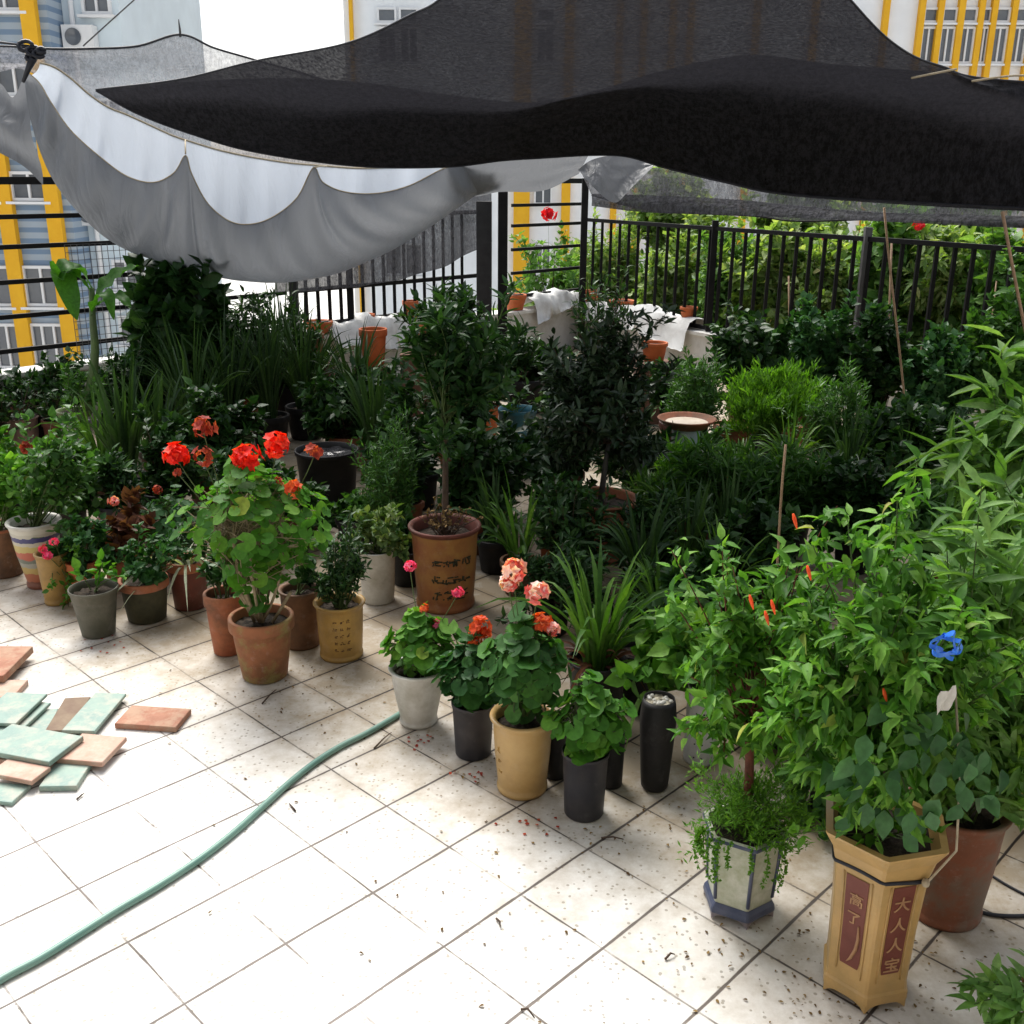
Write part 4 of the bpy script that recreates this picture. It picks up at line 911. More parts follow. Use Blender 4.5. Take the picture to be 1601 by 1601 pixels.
# --- 7 the big red geranium and its neighbours
p = pot('potted_plant', 'tall orange clay pot half hidden behind the big red geranium, left side', 'potted plant', 358, 1028, 938, 62, 44, 'rim', mat('orange_old_clay', (.42, .15, .07), (.32, .10, .05), 9, .75, stain=(.08, .06, .04), samount=.7))
plant(p, 'bush', (310, 850, 375, 940), 140, .035, L_DARK, 'ovate')
p = pot('potted_plant', 'brown clay pot half hidden behind the big red geranium, right side', 'potted plant', 474, 1018, 932, 66, 54, 'roll', BROWNP)
plant(p, 'bush', (440, 840, 510, 935), 140, .035, L_DARK, 'ovate')
p = pot('potted_geranium', 'big geranium with bright red flower heads in a mossy terracotta pot', 'potted geranium', 416, 1072, 983, 100, 70, 'rim', MOSSY, group=None)
plant(p, 'ger', (288, 705, 508, 935), 400, .066, L_GER, stems=13, stem=PALESTEM)
Yg = p['C'][1]-.05
for x, y, r_, m in ((276, 713, .046, FL_RED), (384, 716, .054, FL_RED), (431, 696, .047, FL_RED), (461, 765, .036, FL_ORG), (318, 672, .045, FL_DRED), (317, 714, .036, FL_DRED), (491, 708, .034, FL_DRED), (278, 738, .018, FL_DRED), (437, 752, .018, FL_DRED)):
    flowerhead(p['root'], p['C'], p['rng'], x, y, Yg, r_, m, p['cen']+np.array([(x-400)/900, 0, .02]), 24 if m is FL_RED else 12)
m_ = MB()
for a, b in (((372, 920), (398, 972)), ((455, 925), (425, 975)), ((405, 945), (412, 975))): tube(m_, [at(*b, p['C'][1]), at(*a, p['C'][1]-.02)], .007, 6)
m_.build('woody_stem', PALESTEM, p['root'], p['C'])
# --- ochre pot with marks
def glyph_marks(root, C, rfun, cols, rows, ang0, dang, z0, dz, size, m, rng, name='inscription', flip=1):
    """small raised strokes arranged like unreadable characters round the pot wall"""
    b = MB()
    for c_ in range(cols):
        for r_ in range(rows):
            a0 = ang0+c_*dang; zc = z0+r_*dz
            for k in range(6):
                hor = rng.random() < .5; u0 = rng.uniform(-.5, .3)*size; v0 = rng.uniform(-.5, .45)*size; ln = rng.uniform(.4, .8)*size
                q = [(u0, v0), (u0+ln, v0+rng.normal(0, .1)*size)] if hor else [(u0, v0), (u0+rng.normal(0, .15)*size, max(-.5*size, v0-ln))]
                pts = []
                for (u, v) in q:
                    z = zc+v; R = rfun(z)+.0008; a = a0+u/R; pts.append(C+np.array([R*math.cos(a), R*math.sin(a), z]))
                tube(b, pts, size*.085, 4)
    return b.build(name, m, root, C)
def wallr(p, style, t=1.0):
    pr = np.array(pot_profile(style, p['rt'], p['rb'], p['h'])); pr = pr[1:-3]
    return lambda z: float(np.interp(z, pr[:, 1], pr[:, 0]))
def towcam(C): return math.atan2(-C[1], -C[0])
p = pot('potted_plant', 'round ochre pot with columns of small written marks and a dark leafy plant', 'potted plant', 535, 1038, 955, 80, 66, 'roll', OCHRE)
plant(p, 'bush', (492, 800, 580, 955), 760, .03, L_DARK, 'lance', droop=.2)
glyph_marks(p['root'], p['C'], wallr(p, 'roll'), 3, 5, towcam(p['C'])-.25, .30, p['h']*.25, p['h']*.13, .014, BROWNP, p['rng'])
p = pot('potted_plant', 'white cylindrical pot with variegated trailing leaves, behind the ochre pot', 'potted plant', 592, 948, 868, 58, 50, 'cyl', WHITEP)
plant(p, 'bush', (545, 775, 645, 885), 420, .036, L_VAR, 'ovate'); 
# --- urn with tree
p = pot('potted_tree', 'small thin-trunked tree in a large brown urn with rows of written characters', 'potted tree', 697, 962, 838, 112, 90, 'roll', URNM, rimm=DARKRED)
plant(p, 'bush', (632, 440, 800, 680), 1500, .075, L_DARK, 'lance', trunk=(696, 655, .014, BARK), nb=46, up=.5, dY=.1)
f, s = bush(p['rng'], p['top'], *ell(650, 782, 745, 842, p['C'][1]), 260, .02, 'ovate', L_RED, nb=40); f.build('dry_weeds', LITTER, p['root'], p['C']); s.build('dry_stem', BARK, p['root'], p['C'])
glyph_marks(p['root'], p['C'], wallr(p, 'roll'), 4, 3, towcam(p['C'])-.30, .34, p['h']*.24, p['h']*.21, .042, mat('dark_glaze', (.05, .045, .02), (.03, .03, .015), 8, .5), p['rng'])
# --- front centre row
p = pot('potted_geranium', 'geranium with hot pink flowers in a dirty white pot at the end of the hose', 'potted geranium', 655, 1142, 1062, 90, 58, 'roll', WHITEP)
plant(p, 'ger', (606, 940, 716, 1085), 208, 0.064, L_GER, stems=7)
for x, y, r_, m in ((641, 886, .022, FL_PINK), (716, 925, .022, FL_PINK), (680, 976, .02, FL_PINK), (663, 952, .018, FL_ORG), (657, 978, .024, FL_DRED), (659, 1008, .02, FL_DRED)):
    flowerhead(p['root'], p['C'], p['rng'], x, y, p['C'][1], r_, m, p['cen'])
p = pot('potted_geranium', 'geranium with rusty orange-red seed heads in a black pot, left of the tan pot', 'potted geranium', 740, 1192, 1112, 68, 56, 'thin', DARKPL)
plant(p, 'ger', (686, 985, 790, 1130), 208, 0.063, L_DKGER, stems=7)
for x, y, r_ in ((750, 984, .038), (742, 1003, .022), (760, 990, .02)): flowerhead(p['root'], p['C'], p['rng'], x, y, p['C'][1], r_, FL_ORG, p['cen'], 18)
p = pot('potted_geranium', 'geranium with frilly salmon and white flowers in a smooth tan glazed pot', 'potted geranium', 816, 1253, 1142, 102, 78, 'roll', TAN)
plant(p, 'ger', (758, 950, 884, 1140), 210, .070, L_GER2, stems=9)
for x, y, r_, m in ((802, 890, .037, FL_SALM), (795, 912, .028, FL_SALM), (840, 926, .036, FL_SALM), (846, 975, .034, FL_ORG), (862, 985, .024, FL_SALM)):
    flowerhead(p['root'], p['C'], p['rng'], x, y, p['C'][1], r_, m, p['cen']+np.array([0, 0, .02]), 26)
glyph_marks(p['root'], p['C'], wallr(p, 'roll'), 1, 3, towcam(p['C'])-1.0, .3, p['h']*.35, p['h']*.14, .018, OCHRE, p['rng'])
p = pot('nursery_pot', 'narrow black pot squeezed between the tan pot and the leafy black pot', 'pot', 868, 1222, 1130, 40, 34, 'thin', BLACKP)
p = pot('nursery_pot', 'narrow black pot just behind the front leafy geranium', 'pot', 955, 1236, 1150, 40, 34, 'thin', BLACKP)
p = pot('potted_geranium', 'flowerless round-leaved geranium in a plain black pot at the front', 'potted geranium', 912, 1288, 1192, 74, 62, 'thin', DARKPL)
plant(p, 'ger', (866, 1050, 978, 1210), 176, 0.064, L_GER, stems=7)
# lily behind
p = pot('potted_lily', 'tall arching strap-leaved plant in a black pot behind the salmon geranium', 'potted plant', 930, 1150, 1050, 92, 76, 'thin', BLACKP)
straps(p, 70, .62, .020, L_STRAP, spread=.75, rise=1.0, r0=.05, droop=.95)
f = MB(); ribbons(f, p['top'], p['rng'], 30, .22, .012, spread=1.2, r0=.06); f.build('dead_leaves', L_RED, p['root'], p['C'])
p = pot('grow_bag', 'tall straight black grow bag with white stones on top', 'grow bag', 1022, 1243, 1105, 58, 44, 'bag', BLACKP, soilm=mat('white_pebbles', (.60, .55, .42), (.12, .10, .07), 30, .9, bump=1), fill=.95)
m_ = MB(); rg = p['rng']
for k in range(16): a = rg.uniform(0, 6.3); rr = p['rt']*.7*rg.uniform(0, 1); c = p['top']+np.array([rr*math.cos(a), rr*math.sin(a), .004]); lathe(m_, [(0, -.006), (.006, -.004), (.009, 0), (.006, .005), (0, .007)], c, 8)
m_.build('stones', WHITEP, p['root'], p['C'])
p = pot('nursery_pot', 'wide black pot with bare soil behind the tall grow bag', 'pot', 990, 1120, 1030, 74, 60, 'thin', BLACKP)
p = pot('potted_vine', 'leafy vine in a white bottle-shaped pot dotted with drain holes', 'potted plant', 1092, 1200, 1082, 50, 50, 'cyl', mat('white_bottle', (.60, .60, .62), (.50, .50, .52), 6, .35, stain=(.3, .27, .22), samount=.4, bump=.02))
plant(p, 'bush', (990, 905, 1135, 1110), 260, .062, L_FRESH, 'ovate', droop=.3)
b = MB()
for z in (.12, .3, .5, .7, .86):
    for da in (-.35, .12): 
        a = towcam(p['C'])+da; R = p['rb']*.98; c = p['C']+np.array([R*math.cos(a), R*math.sin(a), p['h']*z]); tube(b, [c-np.array([math.cos(a), math.sin(a), 0])*.004, c+np.array([math.cos(a), math.sin(a), 0])*.0015], .0035, 8)
b.build('drain_hole', BLACKR, p['root'], p['C'])
f = MB(); ribbons(f, p['top']+np.array([-.15, .1, -.05]), p['rng'], 16, .32, .03, spread=1.1, droop=1.1); f.build('broad_leaves', L_STRAP, p['root'], p['C'])

# --- hexagonal planters
def hexpot(name, label, cat, bx, by, prof, rot, m, edge=None):
    P = gp(bx, by); r0 = max(r for r, z in prof[:2]); C = P+unit(np.array([P[0], P[1], 0.0]))*r0*.95
    root = thing(name, label, cat, C); b = MB(); lathe(b, prof, C, 96, hexa=rot); me_ = b.build('pot', m, root, C, smooth=False)
    top = prof[-1]; rng = np.random.default_rng(int(bx)); CLIP[:] = [(C, max(r for r, z in prof)*.98, prof[-3][1]*.99)]
    s = MB(); rows = [(top[0]*k, top[1]-.0+.004*rng.normal()) for k in (1.0, .7, .4, 0.001)]; lathe(s, rows, C, 48, hexa=rot); s.build('soil', SOIL, root, C)
    return dict(root=root, C=C, top=C+np.array([0, 0, top[1]]), rng=rng, h=top[1], rt=top[0], rb=r0, pot=me_)
def feet(p, prof_r, rot, m, h=.022, arc=.6):
    """bracket feet: six corner blocks with an arch between"""
    b = MB()
    for k in range(6):
        a = rot+k*math.pi/3; nx = a+math.pi/3
        A_ = np.array([math.cos(a), math.sin(a), 0])*prof_r; B_ = np.array([math.cos(nx), math.sin(nx), 0])*prof_r
        n_ = 9; t = np.linspace(0, 1, n_); zb = h*np.clip(1-((2*t-1)/1.0)**4*1.0, 0, 1)*.85*(np.abs(2*t-1) < .8)
        out_ = A_[None]*(1-t[:, None])+B_[None]*t[:, None]
        V = []
        for sc in (1.0, .86):
            for zz in (zb+.001, np.full(n_, h)): V.append(p['C']+out_*sc+np.stack([0*t, 0*t, zz], -1))
        sheet(b, [V[0], V[1]]); sheet(b, [V[3], V[2]]); sheet(b, [V[2], V[0]])
    return b.build('feet', m, p['root'], p['C'], smooth=False)
def fpoint(p, rot, k, u, z, R, off=.0):
    """point on flat face k of a hexagon: u in [-.5,.5] across the face"""
    a = rot+k*math.pi/3; nx = a+math.pi/3
    A_ = np.array([math.cos(a), math.sin(a), 0])*R; B_ = np.array([math.cos(nx), math.sin(nx), 0])*R; n_ = unit(A_+B_)
    return p['C']+A_*(.5-u)+B_*(.5+u)+n_*off+np.array([0, 0, z])
HT = 'hex'
# white planter with blue ribs
w0 = ppm(gp(1150, 1450)+np.array([0, .06, .1])); R0 = 55/w0
ztop = at(1150, 1312, gp(1150, 1450)[1]+R0*.2)[2]
WG = mat('crackled_white_glaze', (.58, .58, .50), (.42, .45, .34), 22, .45, stain=(.25, .27, .13), sscale=8, samount=.6, bump=.05)
BG = mat('blue_glaze', (.045, .06, .11), (.09, .10, .15), 12, .35, bump=.03)
rotw = towcam(gp(1150, 1450))+.30
p = hexpot('potted_tree', 'leafy pepper-like tree in a hexagonal white planter with blue ribs', 'potted tree', 1150, 1452,
           [(R0*1.0, .022), (R0*1.05, .028), (R0*1.02, .04), (R0*.93, .052), (R0*1.0, ztop*.6), (R0*1.04, ztop*.93), (R0*1.20, ztop*.97), (R0*1.22, ztop), (R0*1.08, ztop), (R0*1.0, ztop*.9)], rotw, WG)
feet(p, R0*1.03, rotw, mat('blue_grey_foot', (.16, .15, .18), (.24, .19, .17), 12, .5), .024)
for k in range(6):
    a = rotw+k*math.pi/3; d = np.array([math.cos(a), math.sin(a), 0]); b = MB()
    tube(b, [d*R0*.935+Z3*.066, d*R0*1.005+Z3*ztop*.6, d*R0*1.045+Z3*ztop*.93], .0055, 6); b.build('rib', BG, p['pot'])
b = MB(); lathe(b, [(R0*1.245, ztop*.965), (R0*1.25, ztop*.985), (R0*1.225, ztop*1.003)], (0, 0, 0), 96, hexa=rotw); b.build('blue_trim', BG, p['pot'], smooth=False)
b = MB(); lathe(b, [(R0*1.062, .024), (R0*1.066, .030), (R0*1.036, .042), (R0*.945, .054)], (0, 0, 0), 96, hexa=rotw); b.build('blue_trim', BG, p['pot'], smooth=False)
plant(p, 'bush', (1065, 800, 1335, 1225), 3500, .038, L_FRESH, 'droop', trunk=(1168, 1120, .013, REDBARK), nb=80, droop=.75, dY=.03, lvar=.55, w=.8, shoots=.3, stem=REDBARK)
f, s = bush(p['rng'], p['top'], *ell(1080, 1190, 1290, 1345, p['C'][1]), 5200, .020, 'needle', L_FERN, nb=170, stem_r=.001, w=2.2)
f.build('ferny_undergrowth', L_FERN, p['root'], p['C']); s.build('fern_stems', GSTEM, p['root'], p['C'])
f = MB(); rg = p['rng']
for k in range(14):                                              # strands trailing over the rim
    a = towcam(p['C'])+rg.uniform(-1.2, 1.2); d = np.array([math.cos(a), math.sin(a), 0]); ln = rg.uniform(.05, .15); t = np.linspace(0, 1, 14)[:, None]
    c = p['C']+d*(R0*1.2+.02*np.sin(t*3)+.01)+Z3*(ztop+.015-ln*t**1.3); tube(f, c, .0008, 3, cap=False)
    leaves(f, np.repeat(c, 3, 0), rg.normal(size=(42, 3))+d*.6, rg.normal(size=(42, 3)), .012, 'small', rg)
    f.build('trailing_strand', L_FERN, p['root'], p['C']); f = MB()

# tan planter with brown panels
P_ = gp(1342, 1583); w0 = ppm(P_+np.array([0, .08, .15])); R1 = 69/w0; Yc = P_[1]+R1*.9
zr = at(1342, 1388, Yc-R1*1.1)[2]; zt = at(1365, 1345, Yc-R1*1.3)[2]
TANH = mat('tan_hex_glaze', (.50, .31, .11), (.40, .25, .09), 5, .38, stain=(.30, .20, .07), sscale=7, samount=.5, spec=.5, bump=.04)
roth = towcam(P_)+.12
p = hexpot('potted_tree', 'bushy ovate-leaved plant in a hexagonal tan planter with brown lettered panels', 'potted tree', 1342, 1583,
           [(R1*.98, .022), (R1*1.04, .026), (R1*1.04, .05), (R1*.99, .056), (R1*.98, .075), (R1*1.02, zr*.6), (R1*1.10, zr*.97), (R1*1.12, zr), (R1*1.22, (zr+zt)*.5), (R1*1.43, zt*.985), (R1*1.44, zt), (R1*1.26, zt), (R1*1.1, zt*.93)], roth, TANH)
feet(p, R1*1.02, roth, TANH, .026)
BRP = mat('brown_panel', (.17, .05, .035), (.13, .035, .025), 10, .4, bump=.03)
def face_r(z): return float(np.interp(z, [.075, zr*.6, zr*.97], [R1*.98, R1*1.02, R1*1.10]))
k0 = None
for k in (-1, 0):
    b = MB(); zs = np.linspace(.115, zr*.97, 14); g_ = []
    for z in zs:
        R = face_r(z); cut = .24 if z > .125 else .21
        lo = -cut; hi = cut
        g_.append([fpoint(p, roth, k, u, z, R, .0022) for u in np.linspace(lo, hi, 8)])
    g_ = np.array(g_); ctr = p['C']
    sheet(b, g_)
    # turned back edges
    inner = np.array([[fpoint(p, roth, k, u, z, face_r(z), -.002) for u in (np.linspace(-.24 if z > .125 else -.21, .24 if z > .125 else .21, 8))] for z in zs])
    sheet(b, [g_[:, 0], inner[:, 0]]); sheet(b, [inner[:, -1], g_[:, -1]]); sheet(b, [inner[0], g_[0]])
    pn = b.build('panel', BRP, p['pot'], ctr, smooth=False)
    # raised tan border line
    b = MB(); 
    for u in (-.30, .30): tube(b, [fpoint(p, roth, k, u, z, face_r(z), .001) for z in np.linspace(.09, zr*.98, 8)], .0028, 4)
    b.build('border', TANH, p['pot'], ctr)
CREAM = mat('cream_relief', (.42, .24, .12), (.30, .16, .08), 10, .5, bump=0)
def glyph(body, root, p_, k, u, z, size, rot, uc=None):
    cu = bpy.data.curves.new('inscription', 'FONT'); cu.body = body; cu.extrude = .03; cu.offset = .012; cu.align_x = 'CENTER'; cu.align_y = 'CENTER'
    tmp = bpy.data.objects.new('tmp', cu); COL.objects.link(tmp); dg = bpy.context.evaluated_depsgraph_get()
    ev = tmp.evaluated_get(dg); me = bpy.data.meshes.new_from_object(ev); bpy.data.objects.remove(tmp)
    for v in me.vertices:
        x, y, zz = v.co; R = face_r(z+y*size); q = fpoint(p_, rot, k, u+x*size/R, z+y*size, R, .0022+.0012*(1+zz/.03*.5))-p_['C']; v.co = [float(c) for c in q]
    me.materials.clear(); me.materials.append(CREAM); o = bpy.data.objects.new('inscription', me); COL.objects.link(o); o.parent = root; return o
for i, ch in enumerate('大人人宝'): glyph(ch, p['pot'], p, 0, .0, zr*.83-i*zr*.158, .046, roth)
glyph('高', p['pot'], p, -1, .02, zr*.80, .038, roth); glyph('了', p['pot'], p, -1, 0, zr*.66, .04, roth)
b = MB(); tube(b, [fpoint(p, roth, -1, u, z, face_r(z), .0035) for u, z in ((.13, zr*.62), (.15, zr*.52), (.12, zr*.44), (.03, zr*.36), (-.06, zr*.32))], [.002, .004, .0045, .004, .001], 6); 
b.build('brush_stroke', CREAM, p['pot'], p['C'])
# black strap and twine round the neck
b = MB(); aa = np.linspace(0, 2*math.pi, 60); kk = math.cos(math.pi/6)/np.cos(((aa-roth) % (math.pi/3))-math.pi/6)
tube(b, [p['C']+np.array([math.cos(a)*R1*1.15*q, math.sin(a)*R1*1.15*q, zr+.006+.008*math.sin(a*2)]) for a, q in zip(aa, kk)], .0052, 6); b.build('strap', BLACKR, p['root'], p['C'])
b = MB(); a = roth+.85; c = p['C']+np.array([math.cos(a), math.sin(a), 0])*R1*1.16+Z3*zr; tube(b, [c, c+Z3*.05+np.array([.02, -.012, 0]), c+Z3*.11+np.array([.05, -.02, 0]), c+Z3*.30+np.array([.04, 0, 0]), c+Z3*.5+np.array([.02, .05, 0])], .003, 5)
lathe(b, [(0, -.012), (.008, -.008), (.010, 0), (.008, .008), (0, .012)], c+Z3*.004, 8); b.build('twine', ROPE, p['root'], p['C'])
plant(p, 'bush', (1215, 785, 1520, 1330), 4100, .042, L_FRESH, 'droop', trunk=(1370, 1130, .012, BARK), nb=95, droop=.8, lvar=.55, w=.72, shoots=.3, dY=.02)
f, s = bush(p['rng'], p['top'], *ell(1275, 1210, 1460, 1352, p['C'][1]), 420, .034, 'ovate', L_FRESH, nb=30); f.build('low_leaves', L_FERN, p['root'], p['C']); s.build('low_stems', GSTEM, p['root'], p['C'])
# orange-red buds scattered in the two crowns
for x, y in ((1240, 803), (1262, 884), (1206, 938), (1172, 930), (1196, 955), (1381, 1076)):
    b = MB(); c_ = at(x, y, p['C'][1]-.10); d_ = np.array([.3, -.2, -1.0]); tube(b, [c_, c_+d_*.010, c_+d_*.022, c_+d_*.032], [.002, .0045, .0035, .001], 7); b.build('bud', FL_ORG, p['root'], p['C'])
# big leaves front
f = MB(); rg = p['rng']; n_ = 60; cen, rad = ell(1270, 1060, 1560, 1310, p['C'][1]-.08); v = rg.normal(size=(n_, 3)); v[:, 1] = -abs(v[:, 1]); Pq = cen+unit(v)*rad*rg.uniform(.6, 1, (n_, 1))
leaves(f, Pq, rg.normal(size=(n_, 3))*.35+np.array([0, -.2, -1]), rg.normal(size=(n_, 3))*.35+np.array([0, -1, .5]), rg.uniform(.045, .075, n_), 'ovate', rg, .9); f.build('large_leaves', L_BLUEG, p['root'], p['C'])

# terracotta behind, with oleander
p = pot('potted_oleander', 'tall narrow-leaved shrub in a round stained terracotta pot, right of the tan planter', 'potted plant', 1468, 1455, 1300, 150, 112, 'roll', mat('stained_terracotta', (.24, .085, .045), (.17, .07, .04), 6, .7, stain=(.16, .13, .10), sscale=7, samount=.8))
plant(p, 'bush', (1420, 780, 1650, 1320), 2700, .09, L_SUN2, 'lance', nb=80, droop=.45, w=.75, shoots=.3)
p = pot('potted_oleander', 'tan pot with long narrow pale green leaves at the right edge', 'potted plant', 1592, 1275, 1180, 110, 80, 'roll', TAN)
plant(p, 'bush', (1510, 660, 1720, 1190), 1300, .12, L_SUN2, 'lance', nb=60, up=.3, droop=.1, w=.7, shoots=.3)
p = pot('potted_oleander', 'tall shoots with broad blade leaves rising at the right edge above the rest', 'potted plant', 1570, 1060, 960, 100, 76, 'roll', TERRA)
plant(p, 'bush', (1470, 560, 1650, 960), 420, .15, L_SUN2, 'lance', w=.7, nb=24, up=.2, droop=.3)
p = pot('potted_plant', 'pale spiky plant in the bottom right corner', 'potted plant', 1640, 1690, 1600, 130, 100, 'roll', TERRA)
plant(p, 'bush', (1510, 1520, 1700, 1640), 240, .05, L_SUN2, 'lance', nb=24, up=.1)

# ================================================================== PLANTS FURTHER BACK UNDER THE NET
def fp(label, bx, by, w, spec, m=TERRA, style='rim', rimy=None, name='potted_plant', cat='potted plant', group=None, h=.8, rimm=None, z=0.0):
    """one plant further back; spec is a list of foliage layers"""
    p = pot(name, label, cat, bx, by, rimy or by-h*w, w, w*.76, style, m, rimm=rimm, group=group, z=z)
    for k, sp in enumerate(spec):
        if sp[0] == 'b':                                     # ('b', box, n, leaf length, material, leaf kind, options)
            _, bb, n, ll, lm, lf = sp[:6]; kw = dict(sp[6]) if len(sp) > 6 else {}
            dY = kw.pop('dY', 0); tr = kw.pop('trunk', None); nm = kw.pop('nm', 'foliage'); cen, rad = ell(*bb, p['C'][1]+dY); tt = None
            if tr: 
                tt = at(tr[0], tr[1], p['C'][1]+dY); tb = MB(); tube(tb, [p['top'], (p['top']+tt)/2+p['rng'].normal(size=3)*.012, tt], [tr[2]*1.2, tr[2], tr[2]*.8], 7); tb.build('trunk', tr[3] if len(tr) > 3 else BARK, p['root'], p['C'])
            kw.setdefault('nb', 60); f, s = bush(p['rng'], p['top'], cen, rad, int(n*(1.6 if n < 3000 else 1)), ll*1.15, lf, lm, trunk=tt, **kw)
            f.build(nm, lm, p['root'], p['C']); s.build('stem', BARK if lm in (L_DARK, L_PURP) else GSTEM, p['root'], p['C'])
            p['cen'] = cen
        elif sp[0] == 's':                                   # ('s', n, length, width, material, options)
            _, n, ln, wd, lm = sp[:5]; kw = dict(sp[5]) if len(sp) > 5 else {}
            nm = kw.pop('nm', 'foliage'); f = MB(); ribbons(f, p['top'], p['rng'], n, ln, wd, **kw); f.build(nm, lm, p['root'], p['C'])
        elif sp[0] == 'f':
            _, x, y, r_, m2 = sp; flowerhead(p['root'], p['C'], p['rng'], x, y, p['C'][1], r_, m2, p['top'])
    return p
D = {'droop': .3}
# --- left rear
fp('pinkish clay pot with bare twiggy plant near the left fence', 44, 712, 46, [('b', (5, 585, 85, 668), 70, .03, L_DARK, 'small', {'nb': 22})], PINKP, 'roll', 657)
fp('dark red-brown pot between the pinkish pot and the patterned stand', 94, 712, 42, [('b', (62, 600, 120, 668), 260, .035, L_DARK, 'ovate')], DARKRED, 'rim', 660)
fp('small clay pot cut by the left edge near the fence', 0, 722, 40, [('b', (-40, 600, 30, 680), 260, .04, L_DARK, 'ovate')], BROWNP, 'rim', 668)
def pattern_mat():
    m, nt = _nt('patterned_ceramic'); L = nt.links.new; tc = N(nt, 'ShaderNodeTexCoord'); v = N(nt, 'ShaderNodeTexVoronoi', Scale=26.0, feature='F1'); L(tc.outputs['Object'], v.inputs['Vector'])
    c = ramp(nt, v.outputs['Distance'], [(.25, (.40, .40, .42)), (.4, (.10, .14, .13)), (.6, (.30, .20, .28))]); p_ = N(nt, 'ShaderNodeBsdfPrincipled', Roughness=.35); L(c, p_.inputs['Base Color'])
    o = N(nt, 'ShaderNodeOutputMaterial'); L(p_.outputs[0], o.inputs[0]); return m
sp_ = pot('flower_stand', 'patterned ceramic stand carrying the green bowl of the banana-like plant', 'plant stand', 128, 742, 664, 44, 38, 'cyl', pattern_mat(), fill=.96, soilm=GREYP)
zb_ = sp_['top'][2]+.01
CLIP[:] = []
bp = thing('potted_banana', 'banana-like plant with big drooping leaves in a shallow green glazed bowl', 'potted plant', sp_['C']+Z3*zb_)
C = sp_['C']+Z3*zb_; s_ = ppm(C); b = MB(); lathe(b, pot_profile('bowl', 27/s_, 15/s_, 20/s_), C, 40); b.build('bowl', GREENP, bp, C)
b = MB(); lathe(b, [(24/s_, 15/s_), (15/s_, 17/s_), (.001, 18/s_)], C, 24); b.build('soil', SOIL, bp, C)
b = MB(); Yb = C[1]; st = catmull([C+Z3*.05+np.array([.08, 0, 0]), at(148, 560, Yb), at(145, 500, Yb), at(143, 450, Yb)], 14); tube(b, st, np.linspace(.035, .016, 14), 9); b.build('stem', mat('banana_stem', (.10, .17, .05), (.07, .10, .05), 9, .5), bp, C)
def big_leaf(pts, w, m, parent, org, name='leaf', fold=.35):
    c = catmull(pts, 18); t = np.linspace(0, 1, 18); d = unit(np.gradient(c, axis=0)); s = unit(np.cross(d, np.array([0, -.35, 1.]))); u = np.cross(s, d)
    ww = w*np.clip(np.sin(np.clip((t-.12)/.88, 0, 1)**.8*math.pi), .03, 1)**.75; G = []
    for k in (-1, -.5, 0, .5, 1): G.append(c+s*(ww*k)[:, None]+u*(ww*abs(k)*fold+.012*np.sin(t*25+k)*abs(k))[:, None])
    b = MB(); sheet(b, G, .45); b.build(name, m, parent, org)
L_BAN = leafmat('leaf_banana', (.03, .10, .015), (.05, .16, .02), (.09, .24, .03), .45, .35)
big_leaf([at(144, 455, Yb), at(130, 428, Yb-.05), at(108, 418, Yb-.12), at(92, 436, Yb-.16), at(80, 408, Yb-.2)], .085, L_BAN, bp, C)
big_leaf([at(144, 460, Yb), at(122, 430, Yb-.1), at(100, 425, Yb-.1), at(112, 470, Yb-.2), at(120, 500, Yb-.25)], .075, L_BAN, bp, C)
big_leaf([at(146, 470, Yb), at(165, 448, Yb+.05), at(190, 428, Yb+.1), at(216, 415, Yb+.1)], .075, L_BAN, bp, C)
big_leaf([at(146, 480, Yb), at(165, 470, Yb), at(185, 465, Yb-.05), at(205, 480, Yb-.1)], .06, L_BAN, bp, C)
big_leaf([at(142, 500, Yb), at(150, 470, Yb-.1), at(168, 462, Yb-.15), at(178, 500, Yb-.2)], .05, L_BAN, bp, C)
f, s = bush(np.random.default_rng(3), C+Z3*.05, *ell(95, 560, 170, 635, Yb), 420, .05, 'lance', L_MID); f.build('undergrowth', L_MID, bp, C); s.build('small_stems', GSTEM, bp, C)
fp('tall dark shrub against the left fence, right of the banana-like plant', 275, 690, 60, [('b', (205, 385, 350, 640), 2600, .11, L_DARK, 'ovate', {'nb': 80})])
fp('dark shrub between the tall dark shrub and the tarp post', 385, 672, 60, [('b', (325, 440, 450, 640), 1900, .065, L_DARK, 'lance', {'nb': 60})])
GG = 'clumps of dark strap-leaved plants in the shade'
